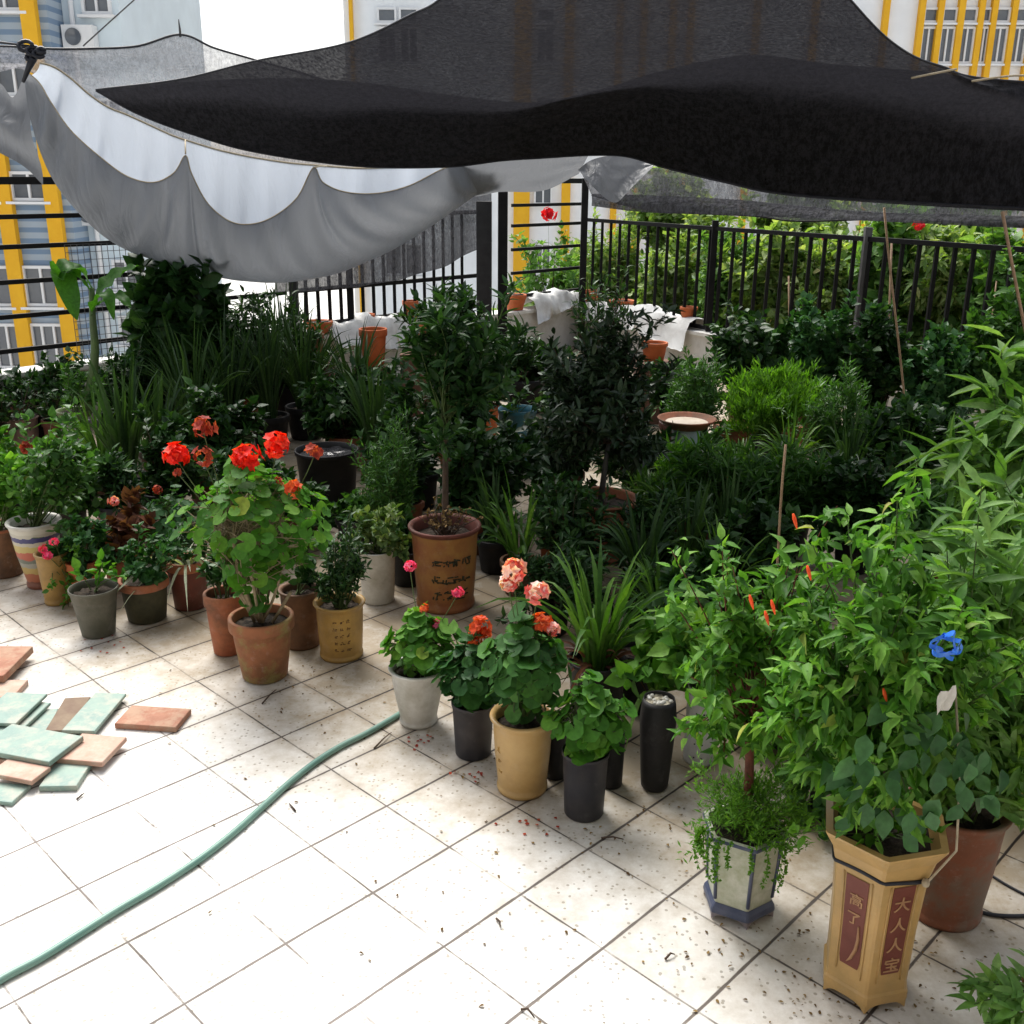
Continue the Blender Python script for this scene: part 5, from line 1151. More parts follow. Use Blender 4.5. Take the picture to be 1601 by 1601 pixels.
ST = [('clump of tall upright iris-like leaves behind the left front group', 205, 800, .85, .028, L_DSTRAP, .35, 60),
      ('strap-leaved clump left of the tall iris-like leaves', 165, 775, .6, .018, L_STRAP, .7, 50),
      ('arching strap-leaved clump just right of the tall iris-like leaves', 255, 760, .7, .022, L_DSTRAP, .6, 55),
      ('dark grassy clump above the faded red flower head', 310, 735, .95, .016, L_DSTRAP, .5, 80),
      ('dark grassy clump behind the leftmost flowers of the big geranium', 365, 715, 1.0, .016, L_DSTRAP, .45, 80),
      ('dark grassy clump behind the rightmost bright red flower', 425, 705, 1.0, .016, L_DSTRAP, .45, 80),
      ('dark grassy clump behind the big black tub', 480, 690, .95, .016, L_DSTRAP, .5, 80),
      ('dark grassy clump below the white cloth, right of the black tub', 560, 690, .85, .018, L_DSTRAP, .6, 70),
      ('dark grassy clump near the fence, below the orange pots', 505, 650, .7, .02, L_DSTRAP, .6, 60),
      ('arching thin-leaved plant just right of the brown urn', 812, 935, .55, .016, L_STRAP, .8, 34),
      ('dark strap clump between the urn and the lily', 775, 900, .5, .018, L_DSTRAP, .8, 45),
      ('spider plant with pale arching leaves below the clay dish', 1075, 815, .38, .016, L_VAR, 1.0, 90),
      ('spider plant right of the one below the clay dish', 1150, 800, .38, .016, L_STRAP, 1.0, 90),
      ('spider plant below the dark purple topiary', 1010, 845, .40, .017, L_STRAP, 1.0, 80),
      ('dark strap clump behind the lily, right side', 1000, 960, .55, .018, L_DSTRAP, .8, 60),
      ('dark strap clump left of the pepper-like tree', 1070, 940, .55, .018, L_DSTRAP, .75, 60),
      ('dark grassy clump behind the top of the pepper-like tree', 1130, 900, .5, .014, L_DSTRAP, .8, 60),
      ('grassy clump under the feathery fern, centre right', 1230, 790, .5, .014, L_STRAP, .8, 80),
      ('dark grassy clump right of the feathery fern', 1320, 800, .6, .014, L_DSTRAP, .8, 80),
      ('dark grassy clump in front of the tall dark shrub, left rear', 290, 700, 1.0, .018, L_DSTRAP, .45, 80), ('tall dark grassy clump below the tarp post', 445, 650, 1.0, .018, L_DSTRAP, .45, 80), ('dark grassy clump between the black tub and the conifer-like plant', 590, 760, .8, .018, L_DSTRAP, .5, 70), ('bright arching grass-like clump left of the pepper-like tree', 1035, 1030, .46, .013, L_STRAP, .95, 60), ('arching grass-like clump behind the white bottle pot', 1120, 985, .50, .013, L_STRAP, .85, 60), ('fine bright arching clump in front of the ceramic stand, left', 1045, 870, .42, .012, L_STRAP, 1.0, 110), ('fine bright arching clump in front of the trough', 1165, 860, .42, .012, L_STRAP, 1.0, 110), ('dark grassy clump left of the blue bucket', 690, 700, .8, .018, L_DSTRAP, .5, 70),
      ('dark grassy clump behind the bushy tan planter', 1400, 810, .6, .014, L_DSTRAP, .8, 70)]
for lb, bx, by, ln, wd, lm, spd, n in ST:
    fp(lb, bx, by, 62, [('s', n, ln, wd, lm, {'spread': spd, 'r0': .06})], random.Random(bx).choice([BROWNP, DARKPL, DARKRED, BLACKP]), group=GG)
# tubs
p = pot('plastic_tub', 'big black plastic tub behind the red geranium', 'tub', 516, 812, 715, 98, 80, 'thin', BLACKP, soilm=mat('dark_water', (.02, .02, .025), (.03, .03, .03), 4, .2), fill=.93)
fp('dark leafy plant standing behind the big black tub', 545, 735, 60, [('b', (470, 560, 620, 700), 1100, .055, L_DARK, 'ovate', {'nb': 50})])
p = pot('plastic_tub', 'dark tub with a thin blue and pink rim left of the big black tub', 'tub', 440, 822, 748, 54, 46, 'thin', DARKPL, rimm=mat('blue_rim', (.05, .07, .16), (.12, .05, .12), 9, .4))
fp('feathery conifer-like plant right of the big black tub', 612, 880, 56, [('b', (555, 640, 665, 850), 5200, .032, L_MID, 'needle', {'nb': 110, 'stem_r': .002, 'w': 1.8})], BROWNP)
fp('dark shrub filling the gap between the ochre pot and the urn', 635, 840, 60, [('b', (560, 600, 690, 800), 1500, .045, L_DARK, 'ovate', {'nb': 50})])
fp('low dark plant directly behind the brown urn', 740, 870, 60, [('b', (680, 650, 800, 840), 1400, .05, L_DARK, 'ovate', {'nb': 50})])
fp('plant with narrow dark leaves left of the blue bucket', 715, 760, 60, [('b', (640, 560, 775, 720), 1500, .06, L_DARK, 'lance', {'nb': 50}), ('f', 742, 632, .07, FL_DRED)])
fp('orange-potted plant left of the blue bucket with a rust red flower head', 752, 705, 60, [('b', (700, 590, 800, 660), 500, .05, L_DARK, 'ovate'), ('f', 752, 630, .08, FL_ORG)], ORANGE, rimy=640)
# blue bucket
p = pot('blue_bucket', 'turquoise blue plastic bucket half hidden in the dark plants, left of the purple topiary', 'bucket', 808, 745, 645, 60, 50, 'thin', BLUEP)
f, s = bush(p['rng'], p['top'], *ell(775, 600, 850, 700, p['C'][1]-.15), 160, .05, 'ovate', L_DARK); f.build('foliage', L_DARK, p['root'], p['C']); s.build('stem', GSTEM, p['root'], p['C'])
# topiary
fp('dense dark purple round topiary on a thin trunk in a wide terracotta pot', 935, 885, 118, [('b', (828, 495, 1035, 735), 5200, .055, L_PURP, 'lance', {'nb': 120, 'shoots': .35, 'trunk': (952, 690, .016, GREYM), 'tstart': .55, 'up': .3})], TERRA, 'roll', 795, name='potted_topiary')
fp('orange clay pot with dark leaves left of the topiary pot', 872, 890, 70, [('b', (825, 740, 915, 830), 500, .045, L_DARK, 'ovate')], ORANGE, 'roll', 815)
# clay dish on stand and trough
zs_ = .42
st_ = pot('ceramic_stand', 'pale blue-white ceramic drum stand under the clay dish', 'plant stand', 1066, 782, 672, 44, 40, 'cyl', mat('pale_blue_glaze', (.45, .52, .55), (.28, .38, .44), 6, .35), soilm=WHITEP, fill=.97)
dz = st_['top'][2]+.01; C = st_['C']+Z3*dz; s_ = ppm(C)
dish = thing('clay_dish', 'wide flat terracotta dish with a pale bottom, right of the purple topiary', 'dish', C)
b = MB(); lathe(b, [(0, .0), (30/s_, 0), (44/s_, .05), (46/s_, .06), (44/s_, .062), (41/s_, .055), (30/s_, .02), (.001, .018)], C, 44); b.build('dish', TERRA, dish, C)
b = MB(); lathe(b, [(33/s_, .036), (15/s_, .038), (.001, .038)], C, 30); b.build('water', mat('pale_sand', (.72, .64, .52), (.6, .5, .38), 9, .6), dish, C)
tr_ = at(1190, 668, 7.3); r = thing('clay_trough', 'long narrow terracotta trough half hidden by spider plants', 'trough', tr_-Z3*tr_[2])
b = MB(); box(b, tr_-Z3*.06, (.62, .02, .12), .0); box(b, tr_+np.array([0, .2, -.06]), (.62, .02, .12)); box(b, tr_+np.array([.3, .1, -.06]), (.02, .178, .118)); box(b, tr_+np.array([-.3, .1, -.06]), (.02, .178, .118)); box(b, tr_+np.array([0, .1, -.11]), (.578, .178, .02)); b.build('trough', TERRA, r, r.location, smooth=False)
b = MB(); box(b, tr_+np.array([0, .1, -.03]), (.574, .174, .02)); b.build('soil', SOIL, r, r.location, smooth=False)
for dx in (-.2, .2):
    b = MB(); z_ = tr_[2]-.122; box(b, np.array([tr_[0]+dx, tr_[1]+.1, z_/2]), (.14, .16, z_)); b.build('block', CONC, r, r.location, smooth=False)
# right rear shrubs
RR = [('fluffy bright green fern-like plant in the middle of the right rear', 1200, 745, (1120, 565, 1285, 675), 9000, .05, L_FERN, 'needle', dict(nb=200, stem_r=.0015, w=1.6, up=.9)),
      ('soft grey-green bush left of the bright fern-like plant', 1095, 745, (1035, 545, 1140, 665), 3200, .045, L_MID, 'needle', dict(nb=90, w=2.2)),
      ('dark glossy shrub against the railing left of the first pair', 1165, 690, (1105, 470, 1240, 610), 1700, .06, L_DARK, 'ovate', {}),
      ('dark glossy shrub below the middle of the right-hand railing', 1270, 690, (1195, 455, 1335, 620), 2200, .06, L_BLUEG, 'small', {}),
      ('dark shrub below the grey fence post', 1370, 700, (1300, 480, 1440, 640), 2000, .06, L_DARK, 'ovate', {}),
      ('grey-green shrub right of the grey fence post', 1450, 715, (1390, 500, 1520, 680), 1900, .055, L_BLUEG, 'ovate', {}),
      ('green shrub near the right edge just under the rail', 1560, 720, (1500, 430, 1640, 640), 1900, .065, L_MID, 'ovate', {}),
      ('thin conifer-like plant in the right middle distance', 1310, 770, (1250, 580, 1370, 740), 5000, .05, L_MID, 'needle', dict(nb=120, w=1.5)),
      ('dark bush behind the top of the bushy tan planter', 1400, 800, (1320, 610, 1480, 770), 2000, .055, L_DARK, 'ovate', {}),
      ('dark bush between the tall blade-leaved shoots and the fence', 1480, 800, (1420, 620, 1560, 790), 1900, .055, L_DARK, 'lance', {}),
      ('mid green narrow-leaved bush behind the spider plants', 1110, 860, (1030, 690, 1210, 850), 1700, .075, L_MID, 'lance', {'w': .5}),
      ('bush under the brown cane, centre right', 1230, 870, (1160, 690, 1310, 840), 1700, .08, L_MID, 'lance', {'w': .5}),
      ('dark bush behind the tan planter crown, lower', 1330, 900, (1260, 700, 1420, 880), 1800, .05, L_DARK, 'ovate', {}),
      ('leafy bush filling the space left of the right edge oleanders', 1460, 940, (1380, 740, 1560, 920), 1800, .06, L_MID, 'lance', {}),
      ('dark bush in the shade behind the white bottle pot', 1090, 1050, (1020, 860, 1180, 1040), 1500, .045, L_DARK, 'ovate', {}),
      ('dark bush behind the hexagonal white planter', 1230, 1180, (1150, 940, 1310, 1230), 1900, .045, L_MID, 'ovate', {}),
      ('leafy bush between the two hexagonal planters', 1290, 1290, (1215, 1100, 1360, 1330), 1300, .04, L_MID, 'ovate', {}),
      ('dark bush behind the oleander pot', 1440, 1180, (1360, 900, 1540, 1180), 1900, .055, L_MID, 'ovate', {}),
      ('tall dark shrub in front of the wide dark post', 700, 640, (640, 430, 775, 600), 1700, .085, L_DARK, 'lance', {}),
      ('dark shrub right of the canopy posts near the parapet', 820, 650, (760, 500, 850, 620), 1100, .06, L_DARK, 'lance', {}),
      ('dark green bush behind the purple topiary', 900, 700, (830, 560, 1000, 700), 1300, .055, L_DARK, 'ovate', {}),
      ('leggy shrub whose thin shoots rise before the fence corner', 935, 660, (890, 400, 990, 560), 420, .06, L_DARK, 'lance', {}),
      ('dark bushy plant behind the striped pot', 110, 850, (60, 680, 175, 820), 1300, .045, L_MID, 'ovate', {}),
      ('dark bushy plant at the left edge behind the bright green one', 20, 800, (-40, 680, 70, 800), 1000, .05, L_FRESH, 'ovate', {}),
      ('dark thick-stemmed shrub between iris-like leaves and the big geranium', 262, 830, (225, 640, 330, 810), 1200, .045, L_DARK, 'ovate', {}),
      ('dark shrub behind the big red geranium', 400, 880, (330, 680, 470, 860), 1300, .045, L_DARK, 'ovate', {}),
      ('light green low leaves between the black tub and the ochre pot', 560, 870, (520, 770, 600, 850), 600, .045, L_MID, 'ovate', {}),
      ('dark undergrowth plant behind the salmon geranium', 860, 1000, (800, 840, 960, 990), 1300, .04, L_DARK, 'lance', {})]
RR += [('dark leafy mass at the foot of the left fence, below the banana-like plant', 190, 712, (150, 540, 260, 690), 1500, .06, L_DARK, 'lance', {}),
      ('dark bush behind the arching strap clump, left of centre', 330, 800, (280, 600, 400, 760), 1500, .055, L_DARK, 'ovate', {}),
      ('dark shrub between the tarp post and the leftmost orange bowl', 455, 660, (400, 480, 520, 640), 1600, .06, L_DARK, 'lance', {}),
      ('dark bush just below the tall orange clay pot', 590, 720, (520, 575, 660, 700), 1600, .055, L_DARK, 'ovate', {}),
      ('dark bush right of the urn tree trunk', 765, 820, (715, 660, 830, 800), 1500, .05, L_DARK, 'ovate', {}),
      ('dark bush left of the urn tree trunk', 655, 800, (600, 640, 695, 790), 1300, .05, L_DARK, 'lance', {}),
      ('dark bush in front of the topiary trunk, left', 890, 940, (820, 730, 960, 900), 900, .05, L_DARK, 'lance', {}),
      ('dark bush in front of the topiary pot, right', 1010, 930, (955, 770, 1075, 920), 1300, .05, L_DARK, 'lance', {}),
      ('dark low bush behind the black pots, centre', 1050, 1010, (975, 880, 1110, 1020), 1200, .045, L_DARK, 'lance', {}),
      ('deep green bush around the ceramic stand', 1110, 770, (1040, 660, 1190, 770), 1500, .05, L_MID, 'lance', {}),
      ('dark bush behind the oleanders by the right edge', 1560, 860, (1480, 640, 1640, 860), 1700, .06, L_DARK, 'lance', {}),
      ('dark undergrowth bush behind the pink flowered white pot', 690, 1010, (640, 880, 760, 1010), 0, .05, L_DARK, 'lance', {})][:-1]
RR += [('dark plant in front of the far left parapet', 35, 690, (-30, 570, 75, 655), 1000, .05, L_DARK, 'lance', {}),
      ('dark plant in front of the parapet, right of the bare twiggy one', 80, 700, (55, 560, 135, 650), 1000, .05, L_DARK, 'ovate', {}),
      ('dark bush in the open spot left of the topiary trunk', 880, 800, (800, 640, 930, 790), 1600, .055, L_DARK, 'ovate', {}),
      ('dark bush right behind the topiary trunk', 1000, 790, (930, 650, 1050, 780), 1600, .055, L_DARK, 'lance', {}),
      ('grassy green plant in front of the ceramic stand', 1075, 830, (1020, 695, 1130, 800), 1300, .085, L_FRESH, 'lance', {'w': .4}),
      ('dark shrub behind the dish, below the white cloth', 1060, 720, (1000, 560, 1110, 640), 1200, .05, L_DARK, 'ovate', {}),
      ('dark shrub left of the blue bucket, below the parapet', 860, 640, (790, 540, 900, 640), 1300, .06, L_DARK, 'ovate', {}),
      ('dark leafy mass right of the feathery fern, by the cane', 1400, 770, (1340, 640, 1450, 760), 1300, .05, L_DARK, 'ovate', {}),
      ('dark low bush hugging the foot of the reddish cane', 1190, 960, (1120, 780, 1260, 940), 1400, .05, L_DARK, 'ovate', {}),
      ('dark foliage between the black tub and the big geranium', 470, 860, (420, 760, 540, 860), 1000, .045, L_DARK, 'ovate', {}),
      ('dark foliage behind the striped pot group, right', 190, 850, (150, 700, 235, 850), 1300, .045, L_DARK, 'lance', {}),
      ('low dark foliage between the brown urn and the white pot', 640, 920, (610, 800, 660, 920), 500, .04, L_DARK, 'ovate', {})]
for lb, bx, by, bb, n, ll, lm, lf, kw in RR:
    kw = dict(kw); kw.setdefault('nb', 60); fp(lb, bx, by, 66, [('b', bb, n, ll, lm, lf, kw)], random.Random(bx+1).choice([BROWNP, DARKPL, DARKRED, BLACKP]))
# canes
def cane(label, a, b, Y, r_, m=CANE):
    A_ = at(*a, Y); B_ = at(*b, Y); q = thing('bamboo_cane', label, 'cane', B_); m_ = MB(); t = np.linspace(0, 1, 9)[:, None]; tube(m_, B_*(1-t)+A_*t+.01*np.sin(t*5), r_, 6); m_.build('cane', m, q, B_)
cane('pale bamboo cane leaning in front of the railing at the right edge', (1569, 328), (1660, 830), 6.0, .009)
cane('thin brown cane rising over the rail left of the red flower', (1384, 322), (1425, 760), 6.9, .007)
cane('reddish brown cane standing behind the pepper-like tree', (1232, 690), (1195, 1080), 3.5, .0045, CANE)

# ---- orange pots and cloths on the parapet
def pp(px, py, name='clay_pot'):
    d = ray(px, py); return d
def ppot(label, px, pyb, w, hpx, m=ORANGE, side='L', style='rim', zb=.505, off=-.0, tall=False):
    P = (onL if side == 'L' else onR)(px); s = ppm(P+Z3*.5); r = thing('clay_pot', label, 'pot', P+Z3*zb)
    b = MB(); lathe(b, pot_profile(style, w/2/s, w*.34/s, hpx/s), P+Z3*zb, 30); b.build('pot', m, r, P+Z3*zb)
    b = MB(); k = w*.40/s; lathe(b, [(k, hpx*.85/s), (k*.5, hpx*.87/s), (.001, hpx*.88/s)], P+Z3*zb, 20); b.build('soil', SOIL, r, P+Z3*zb)
ppot('orange bowl-shaped pot on the parapet, leftmost on the white cloth', 492, 510, 46, 20, style='bowl')
ppot('small orange pot on the parapet above the tall orange pot', 567, 500, 32, 22)
ppot('orange pot on the parapet behind the tree crown', 640, 505, 26, 34)
ppot('orange and yellow pot on the parapet just right of the canopy post', 806, 525, 36, 24, style='bowl')
ppot('tiny orange pot on the parapet close to the corner post', 925, 505, 30, 20, side='R')
ppot('orange dish on the right parapet near its first cloth fold', 975, 505, 40, 14, side='R', style='bowl')
ppot('small red-orange pot on the right parapet next to the end of the cloth', 1082, 530, 28, 22, side='R')
def loosepot(label, px, py, Y, w, h_, m=ORANGE, tilt=0):
    c = at(px, py, Y); s = ppm(c); r = thing('clay_pot', label, 'pot', c)
    b = MB(); lathe(b, pot_profile('rim', w/2/s, w*.36/s, h_/s), (0, 0, 0), 30); o = b.build('pot', m, r); r.rotation_euler = (tilt, 0, .3)
    b = MB(); k = w*.41/s; lathe(b, [(k, h_*.86/s), (.001, h_*.88/s)], (0, 0, 0), 20); b.build('soil', SOIL, r)
    return r, c
# tall orange pots standing on a brick pier in front of the cloth
def pier(label, c, w):
    r = thing('brick_pier', label, 'pier', (c[0], c[1], 0)); b = MB(); box(b, (c[0], c[1], (c[2]-.002)/2), (w, w, c[2]-.002)); b.build('pier', mat('old_brick', (.20, .11, .08), (.12, .07, .05), 8, .9), r, (c[0], c[1], 0), smooth=False)
for lb, px, py, Y, w, h_ in (('tall orange clay pot standing in front of the white cloth, centre left', 585, 572, 8.9, 44, 58), ('darker orange pot left of the tall orange one, under the cloth', 492, 570, 8.9, 34, 48), ('orange pot lying among the tree leaves right of the tall orange one', 655, 550, 8.8, 26, 40), ('orange pot with ribbed side, right of the purple topiary top', 1022, 565, 8.6, 42, 30)):
    r, c = loosepot(lb, px, py, Y, w, h_, ORANGE if 'darker' not in lb else TERRA); pier('low brick pier under the '+('tall orange clay pot' if 'tall orange clay' in lb else 'darker orange pot' if 'darker' in lb else 'orange pot among the leaves' if 'lying' in lb else 'ribbed orange pot'), c, .3)
CLOTH = mat('white_cloth', (.78, .78, .76), (.62, .62, .60), 3, .8, stain=(.4, .38, .34), sscale=6, samount=.4, bump=.3)
def cloth(label, a, b, over, seed, side='L', zt=.53, n=40):
    rg = np.random.default_rng(seed); A_, B_ = a, b; nn = -nL if side == 'L' else -nR; L_ = np.linalg.norm(B_-A_)
    u = np.linspace(0, 1, n); prof = [(-.18, zt-.10), (-.13, zt+.0), (-.05, zt+.02), (.06, zt+.02), (.14, zt-.0), (.19, zt-.10), (.22, zt-.22), (.24, zt-over)]
    G = []
    for j, (o_, z_) in enumerate(prof):
        wv = sum(np.sin(u*f_+rg.uniform(0, 6))*a_ for f_, a_ in ((9, .03), (23, .018), (41, .010)))
        G.append(A_+(B_-A_)*u[:, None]+Z3*(.045*np.sin(np.pi*u)**1.5*(1+.3*np.sin(u*13+seed))*(1-.12*abs(j-3)))[:, None]+nn*(o_+wv[:, None]*(.6 if j > 4 else .3))+Z3*(z_+np.abs(wv)[:, None]*.9+(.06*np.sin(u*4+seed)*(j > 5))[:, None]))
    m_ = MB(); sheet(m_, G); r = thing('white_cloth', label, 'cloth', (A_+B_)/2); m_.build('sheet', CLOTH, r, r.location)
cloth('crumpled white cloth over the parapet between the leftmost orange bowl and the tree crown', onL(500), onL(628), .22, 2, zt=.55)
cloth('bright white cloth bunched on the parapet left of the corner post', onL(822), onL(898), .20, 5, zt=.60)
cloth('long grey-white cloth sagging over the right parapet beside the corner', onR(935), onR(1100), .22, 7, side='R', zt=.50)

# ================================================================== THINGS ON THE FLOOR
CLIP[:] = []
# hose
hp = [(-200, 1640), (-90, 1590), (0, 1532), (60, 1500), (120, 1463), (180, 1425), (240, 1390), (295, 1355), (330, 1330), (370, 1298), (410, 1262), (450, 1226), (490, 1194), (530, 1168), (570, 1148), (602, 1130), (628, 1114), (650, 1098), (690, 1075), (740, 1050)]
def hose_mat():
    m, nt = _nt('green_hose'); L = nt.links.new; tc = N(nt, 'ShaderNodeTexCoord'); n1 = N(nt, 'ShaderNodeTexNoise', Scale=5.0, Detail=6.0); L(tc.outputs['Object'], n1.inputs['Vector'])
    c = ramp(nt, n1.outputs[0], [(.3, (.11, .24, .20)), (.7, (.20, .34, .28))]); p_ = N(nt, 'ShaderNodeBsdfPrincipled', Roughness=.4); L(c, p_.inputs['Base Color'])
    o = N(nt, 'ShaderNodeOutputMaterial'); L(p_.outputs[0], o.inputs[0]); return m
m_ = MB(); P = catmull([gp(x, y, .0120) for x, y in hp], 110); tube(m_, P, .0115, 12); o = m_.build('garden_hose', hose_mat()); tag(o, 'faded green garden hose curving across the white tiled floor', 'hose')
m_ = MB(); P = catmull([gp(x, y, .006) for x, y in ((1500, 1405), (1520, 1420), (1550, 1430), (1601, 1432), (1680, 1425))], 30); tube(m_, P, .006, 7); o = m_.build('black_cable', BLACKR); tag(o, 'black cable on the floor right of the terracotta pot', 'cable')
m_ = MB(); P = catmull([gp(x, y, .005) for x, y in ((1525, 1350), (1560, 1375), (1601, 1398), (1660, 1425))], 30); tube(m_, P, .004, 6); o = m_.build('black_cable', BLACKR); tag(o, 'thinner black cable above the other one at the right edge', 'cable')

# bricks and loose tiles: top face corners in the photograph, height of the top
GTL = mat('green_tile', (.27, .37, .31), (.19, .29, .26), 9, .5, stain=(.42, .40, .33), sscale=14, samount=.7, bump=.05)
PTL = mat('pink_tile', (.54, .33, .25), (.46, .27, .20), 9, .6, stain=(.50, .42, .34), sscale=12, samount=.7, bump=.1)
RBR = mat('red_brick', (.42, .21, .14), (.32, .15, .10), 14, .85, stain=(.46, .34, .24), sscale=12, samount=.6, bump=.4)
BRT = mat('brown_tile', (.17, .11, .08), (.25, .19, .13), 9, .8, bump=.2)
def slab(name, label, cat, quad, ztop, th, m, zl=None):
    """a loose slab; quad = photo corners of its top face, made rectangular on the ground plane"""
    zs = zl or [ztop]*4
    Q4 = np.array([gp(x, y, z) for (x, y), z in zip(quad, zs)])
    c = Q4.mean(0); ex = unit(((Q4[1]-Q4[0])+(Q4[2]-Q4[3]))/2); w = (np.linalg.norm(Q4[1]-Q4[0])+np.linalg.norm(Q4[2]-Q4[3]))/2; h = (np.linalg.norm(Q4[3]-Q4[0])+np.linalg.norm(Q4[2]-Q4[1]))/2
    ey = ((Q4[3]-Q4[0])+(Q4[2]-Q4[1]))/2; ey = unit(ey-ex*(ey@ex)); n_ = np.cross(ex, ey); 
    if n_[2] < 0: n_ = -n_
    be = .002; b = MB(); L_ = []
    for k, zz in ((-be, 0), (0, -be), (0, -th+be), (-be, -th)):
        L_.append([c+ex*i*(w/2+k)+ey*j*(h/2+k)+n_*zz for i, j in ((-1, -1), (1, -1), (1, 1), (-1, 1))])
    V = np.array(L_).reshape(-1, 3); Q = [(0, 1, 2, 3), (15, 14, 13, 12)]+[(k*4+i, (k+1)*4+i, (k+1)*4+(i+1) % 4, k*4+(i+1) % 4) for k in range(3) for i in range(4)]
    b.add(V, Q=Q); o = b.build(name, m, smooth=False); me = o.data; o.location = c; me.transform(Matrix.Translation(Vector(-c))); tag(o, label, cat); return o
slab('brick', 'single red brick lying apart, right of the tile pile', 'brick', [(203, 1103), (297, 1107), (276, 1138), (182, 1130)], .024, .0235, RBR)
slab('loose_tile', 'green tile lying steeply slanted behind the pink one, at the top of the pile', 'tile', [(138, 1083), (186, 1084), (160, 1143), (108, 1141)], .03, .014, GTL)
slab('loose_tile', 'green tile at the upper left of the pile, beside the broken brown piece', 'tile', [(8, 1082), (68, 1084), (30, 1132), (-40, 1128)], .05, .014, GTL, [.05]*4)
slab('loose_tile', 'second green tile lying beneath the upper left one', 'tile', [(2, 1094), (72, 1098), (36, 1146), (-40, 1142)], .030, .014, GTL)
slab('loose_tile', 'pale green tile partly covered in the middle of the pile', 'tile', [(52, 1112), (88, 1106), (80, 1142), (28, 1144)], .012, .0115, GTL)
slab('loose_tile', 'broken brown tile piece standing behind the green ones', 'tile', [(88, 1092), (136, 1090), (118, 1140), (84, 1142)], .026, .022, BRT)
slab('loose_tile', 'long pale green tile lying on top across the pile', 'tile', [(10, 1131), (119, 1149), (88, 1193), (-30, 1170)], .062, .020, GTL, [.062]*4)
slab('loose_tile', 'pink tile at the right side of the pile', 'tile', [(118, 1146), (190, 1152), (168, 1192), (98, 1186)], .040, .020, PTL)
slab('loose_tile', 'small pink tile at the lower left of the pile', 'tile', [(8, 1186), (76, 1198), (52, 1222), (-14, 1208)], .045, .018, PTL)
slab('loose_tile', 'green tile at the lower right tip of the pile', 'tile', [(84, 1193), (140, 1193), (122, 1228), (62, 1230)], .022, .0215, GTL)
slab('loose_tile', 'mint green tile lowest of the pile near the left edge', 'tile', [(0, 1224), (56, 1230), (10, 1252), (-50, 1246)], .016, .0155, GTL)
slab('brick', 'thick red block at the left edge above the tile pile', 'brick', [(-40, 1010), (26, 1014), (31, 1052), (-46, 1056)], .058, .032, RBR)
slab('brick', 'pinkish red brick under the thick red block at the left edge', 'brick', [(-60, 1062), (43, 1064), (20, 1088), (-80, 1092)], .025, .0245, PTL)
slab('loose_tile', 'pink slab beneath the long pale green tile', 'tile', [(20, 1160), (110, 1172), (84, 1200), (-10, 1186)], .022, .0215, PTL)

# blue ribbon and scraps in the right-hand foliage
bl = thing('blue_ribbon', 'bright blue plastic ribbon looped in the leaves of the right-hand shrubs', 'ribbon', at(1480, 1012, 1.97))
BLU = mat('blue_ribbon', (.03, .16, .62), (.05, .22, .75), 20, .4, bump=0)
m_ = MB(); aa = np.linspace(0, 5.6, 30)
for k, (rx, rz) in enumerate(((20, 18), (14, 22), (22, 12))):
    c = [at(1480+rx*math.cos(a+k)*(1+.28*math.sin(3*a+k*2)), 1012+rz*math.sin(a+k)*(1+.3*math.cos(2.3*a+k)), 1.96+.02*math.sin(a*2+k)) for a in aa]; c = np.array(c); sheet(m_, [c, c+np.array([.004, .004, .008])])
m_.build('ribbon', BLU, bl, bl.location)
tgp = at(1468, 1085, 1.99); o_ = thing('paper_tag', 'crumpled pale plastic scrap hanging below the blue ribbon', 'scrap', tgp); m_ = MB(); g_ = np.array([[tgp+np.array([u*.035, .006*math.sin(u*9+v*5), -v*.05+u*.02]) for u in np.linspace(0, 1, 7)] for v in np.linspace(0, 1, 7)]); sheet(m_, g_); m_.build('scrap', WHITEP, o_, tgp)

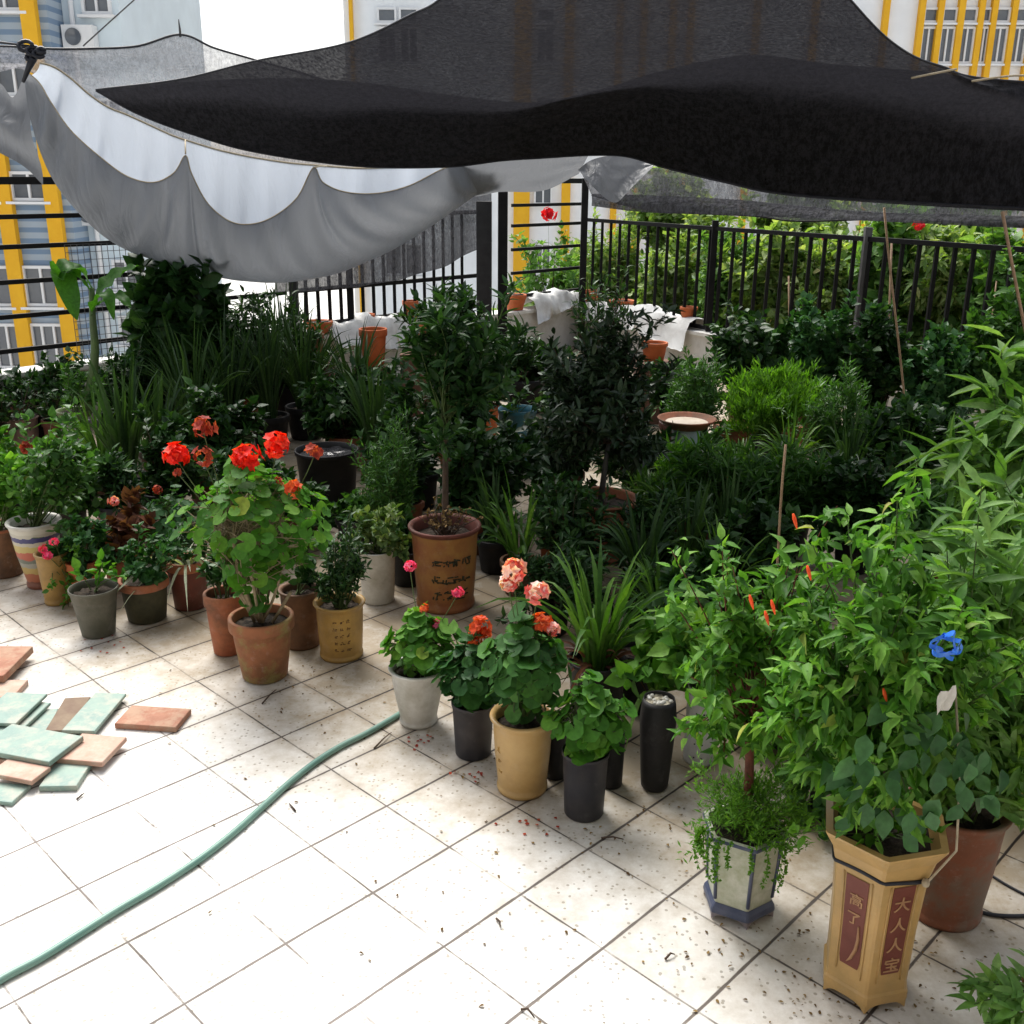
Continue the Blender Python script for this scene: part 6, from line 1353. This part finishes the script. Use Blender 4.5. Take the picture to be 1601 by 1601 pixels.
# orange-red chilli fruits in the pepper-like tree
# leaf litter, twigs and petals
rng = np.random.default_rng(77); m_ = MB(); P, D_, Nn = [], [], []
spots = [(430, 1085, 60, 14), (600, 1150, 60, 16), (730, 1210, 50, 22), (810, 1290, 60, 14), (960, 1310, 60, 20), (1200, 1480, 90, 46), (1290, 1560, 70, 34), (1330, 1590, 90, 30), (1480, 1490, 90, 34), (300, 1110, 90, 12), (560, 1080, 80, 18), (90, 985, 90, 16), (260, 1010, 70, 12), (1100, 1370, 90, 12), (900, 1450, 250, 16), (700, 1350, 260, 14), (400, 1300, 300, 8), (470, 1050, 60, 18), (1040, 1270, 50, 16)]
for cx, cy, sp, n in spots:
    for k in range(int(n*1.05)):
        x, y = cx+rng.normal()*sp, cy+rng.normal()*sp*.35
        q = gp(x, y, .004); P.append(q); D_.append([rng.normal(), rng.normal(), rng.uniform(-.05, .2)]); Nn.append([rng.normal()*.3, rng.normal()*.3, 1])
leaves(m_, np.array(P), np.array(D_), np.array(Nn), rng.uniform(.004, .017, len(P)), 'ovate', rng, .8)
o = m_.build('leaf_litter', LITTER); tag(o, kind='stuff'); o['label'] = 'dry leaves and crumbs scattered on the tiles'; o['category'] = 'leaf litter'
tw = [((462, 1268), (452, 1256)), ((120, 1250), (132, 1240)), ((410, 1100), (432, 1078)), ((776, 1436), (782, 1450)), ((815, 1578), (836, 1592)), ((585, 1170), (612, 1145)), ((940, 1310), (975, 1312)), ((1040, 1500), (1055, 1492))]
for i, (a, b) in enumerate(tw):
    m_ = MB(); A_, B_ = gp(*a, .005), gp(*b, .006); tube(m_, [A_, (A_+B_)/2+rng.normal(size=3)*.004+Z3*.004, B_], [.0035, .003, .0015], 5)
    lb = ['dark twig on the white floor right of the hose', 'tiny twig in the blank floor left of the hose', 'dark twig in front of the big red geranium', 'short twig on a joint in the front floor', 'twig near the bottom edge, centre', 'twig lying beside the end of the hose', 'thin twig in front of the round-leaved geranium', 'short twig between joints left of the white planter'][i]
    o = m_.build('twig', BARK); tag(o, lb, 'twig')
m_ = MB(); P = []
for cx, cy, s_ in ((745, 1215, 14), (830, 1285, 16), (660, 1160, 10), (170, 1010, 14)):
    for k in range(11): P.append(gp(cx+rng.normal()*s_*1.6, cy+rng.normal()*s_*.7, .004))
leaves(m_, np.array(P), rng.normal(size=(len(P), 3))*[1, 1, .1], rng.normal(size=(len(P), 3))*.2+[0, 0, 1], .013, 'small', rng, 1.5)
o = m_.build('fallen_petals', FL_DRED); tag(o, kind='stuff'); o['label'] = 'dark red petals fallen on the tiles'; o['category'] = 'petals'
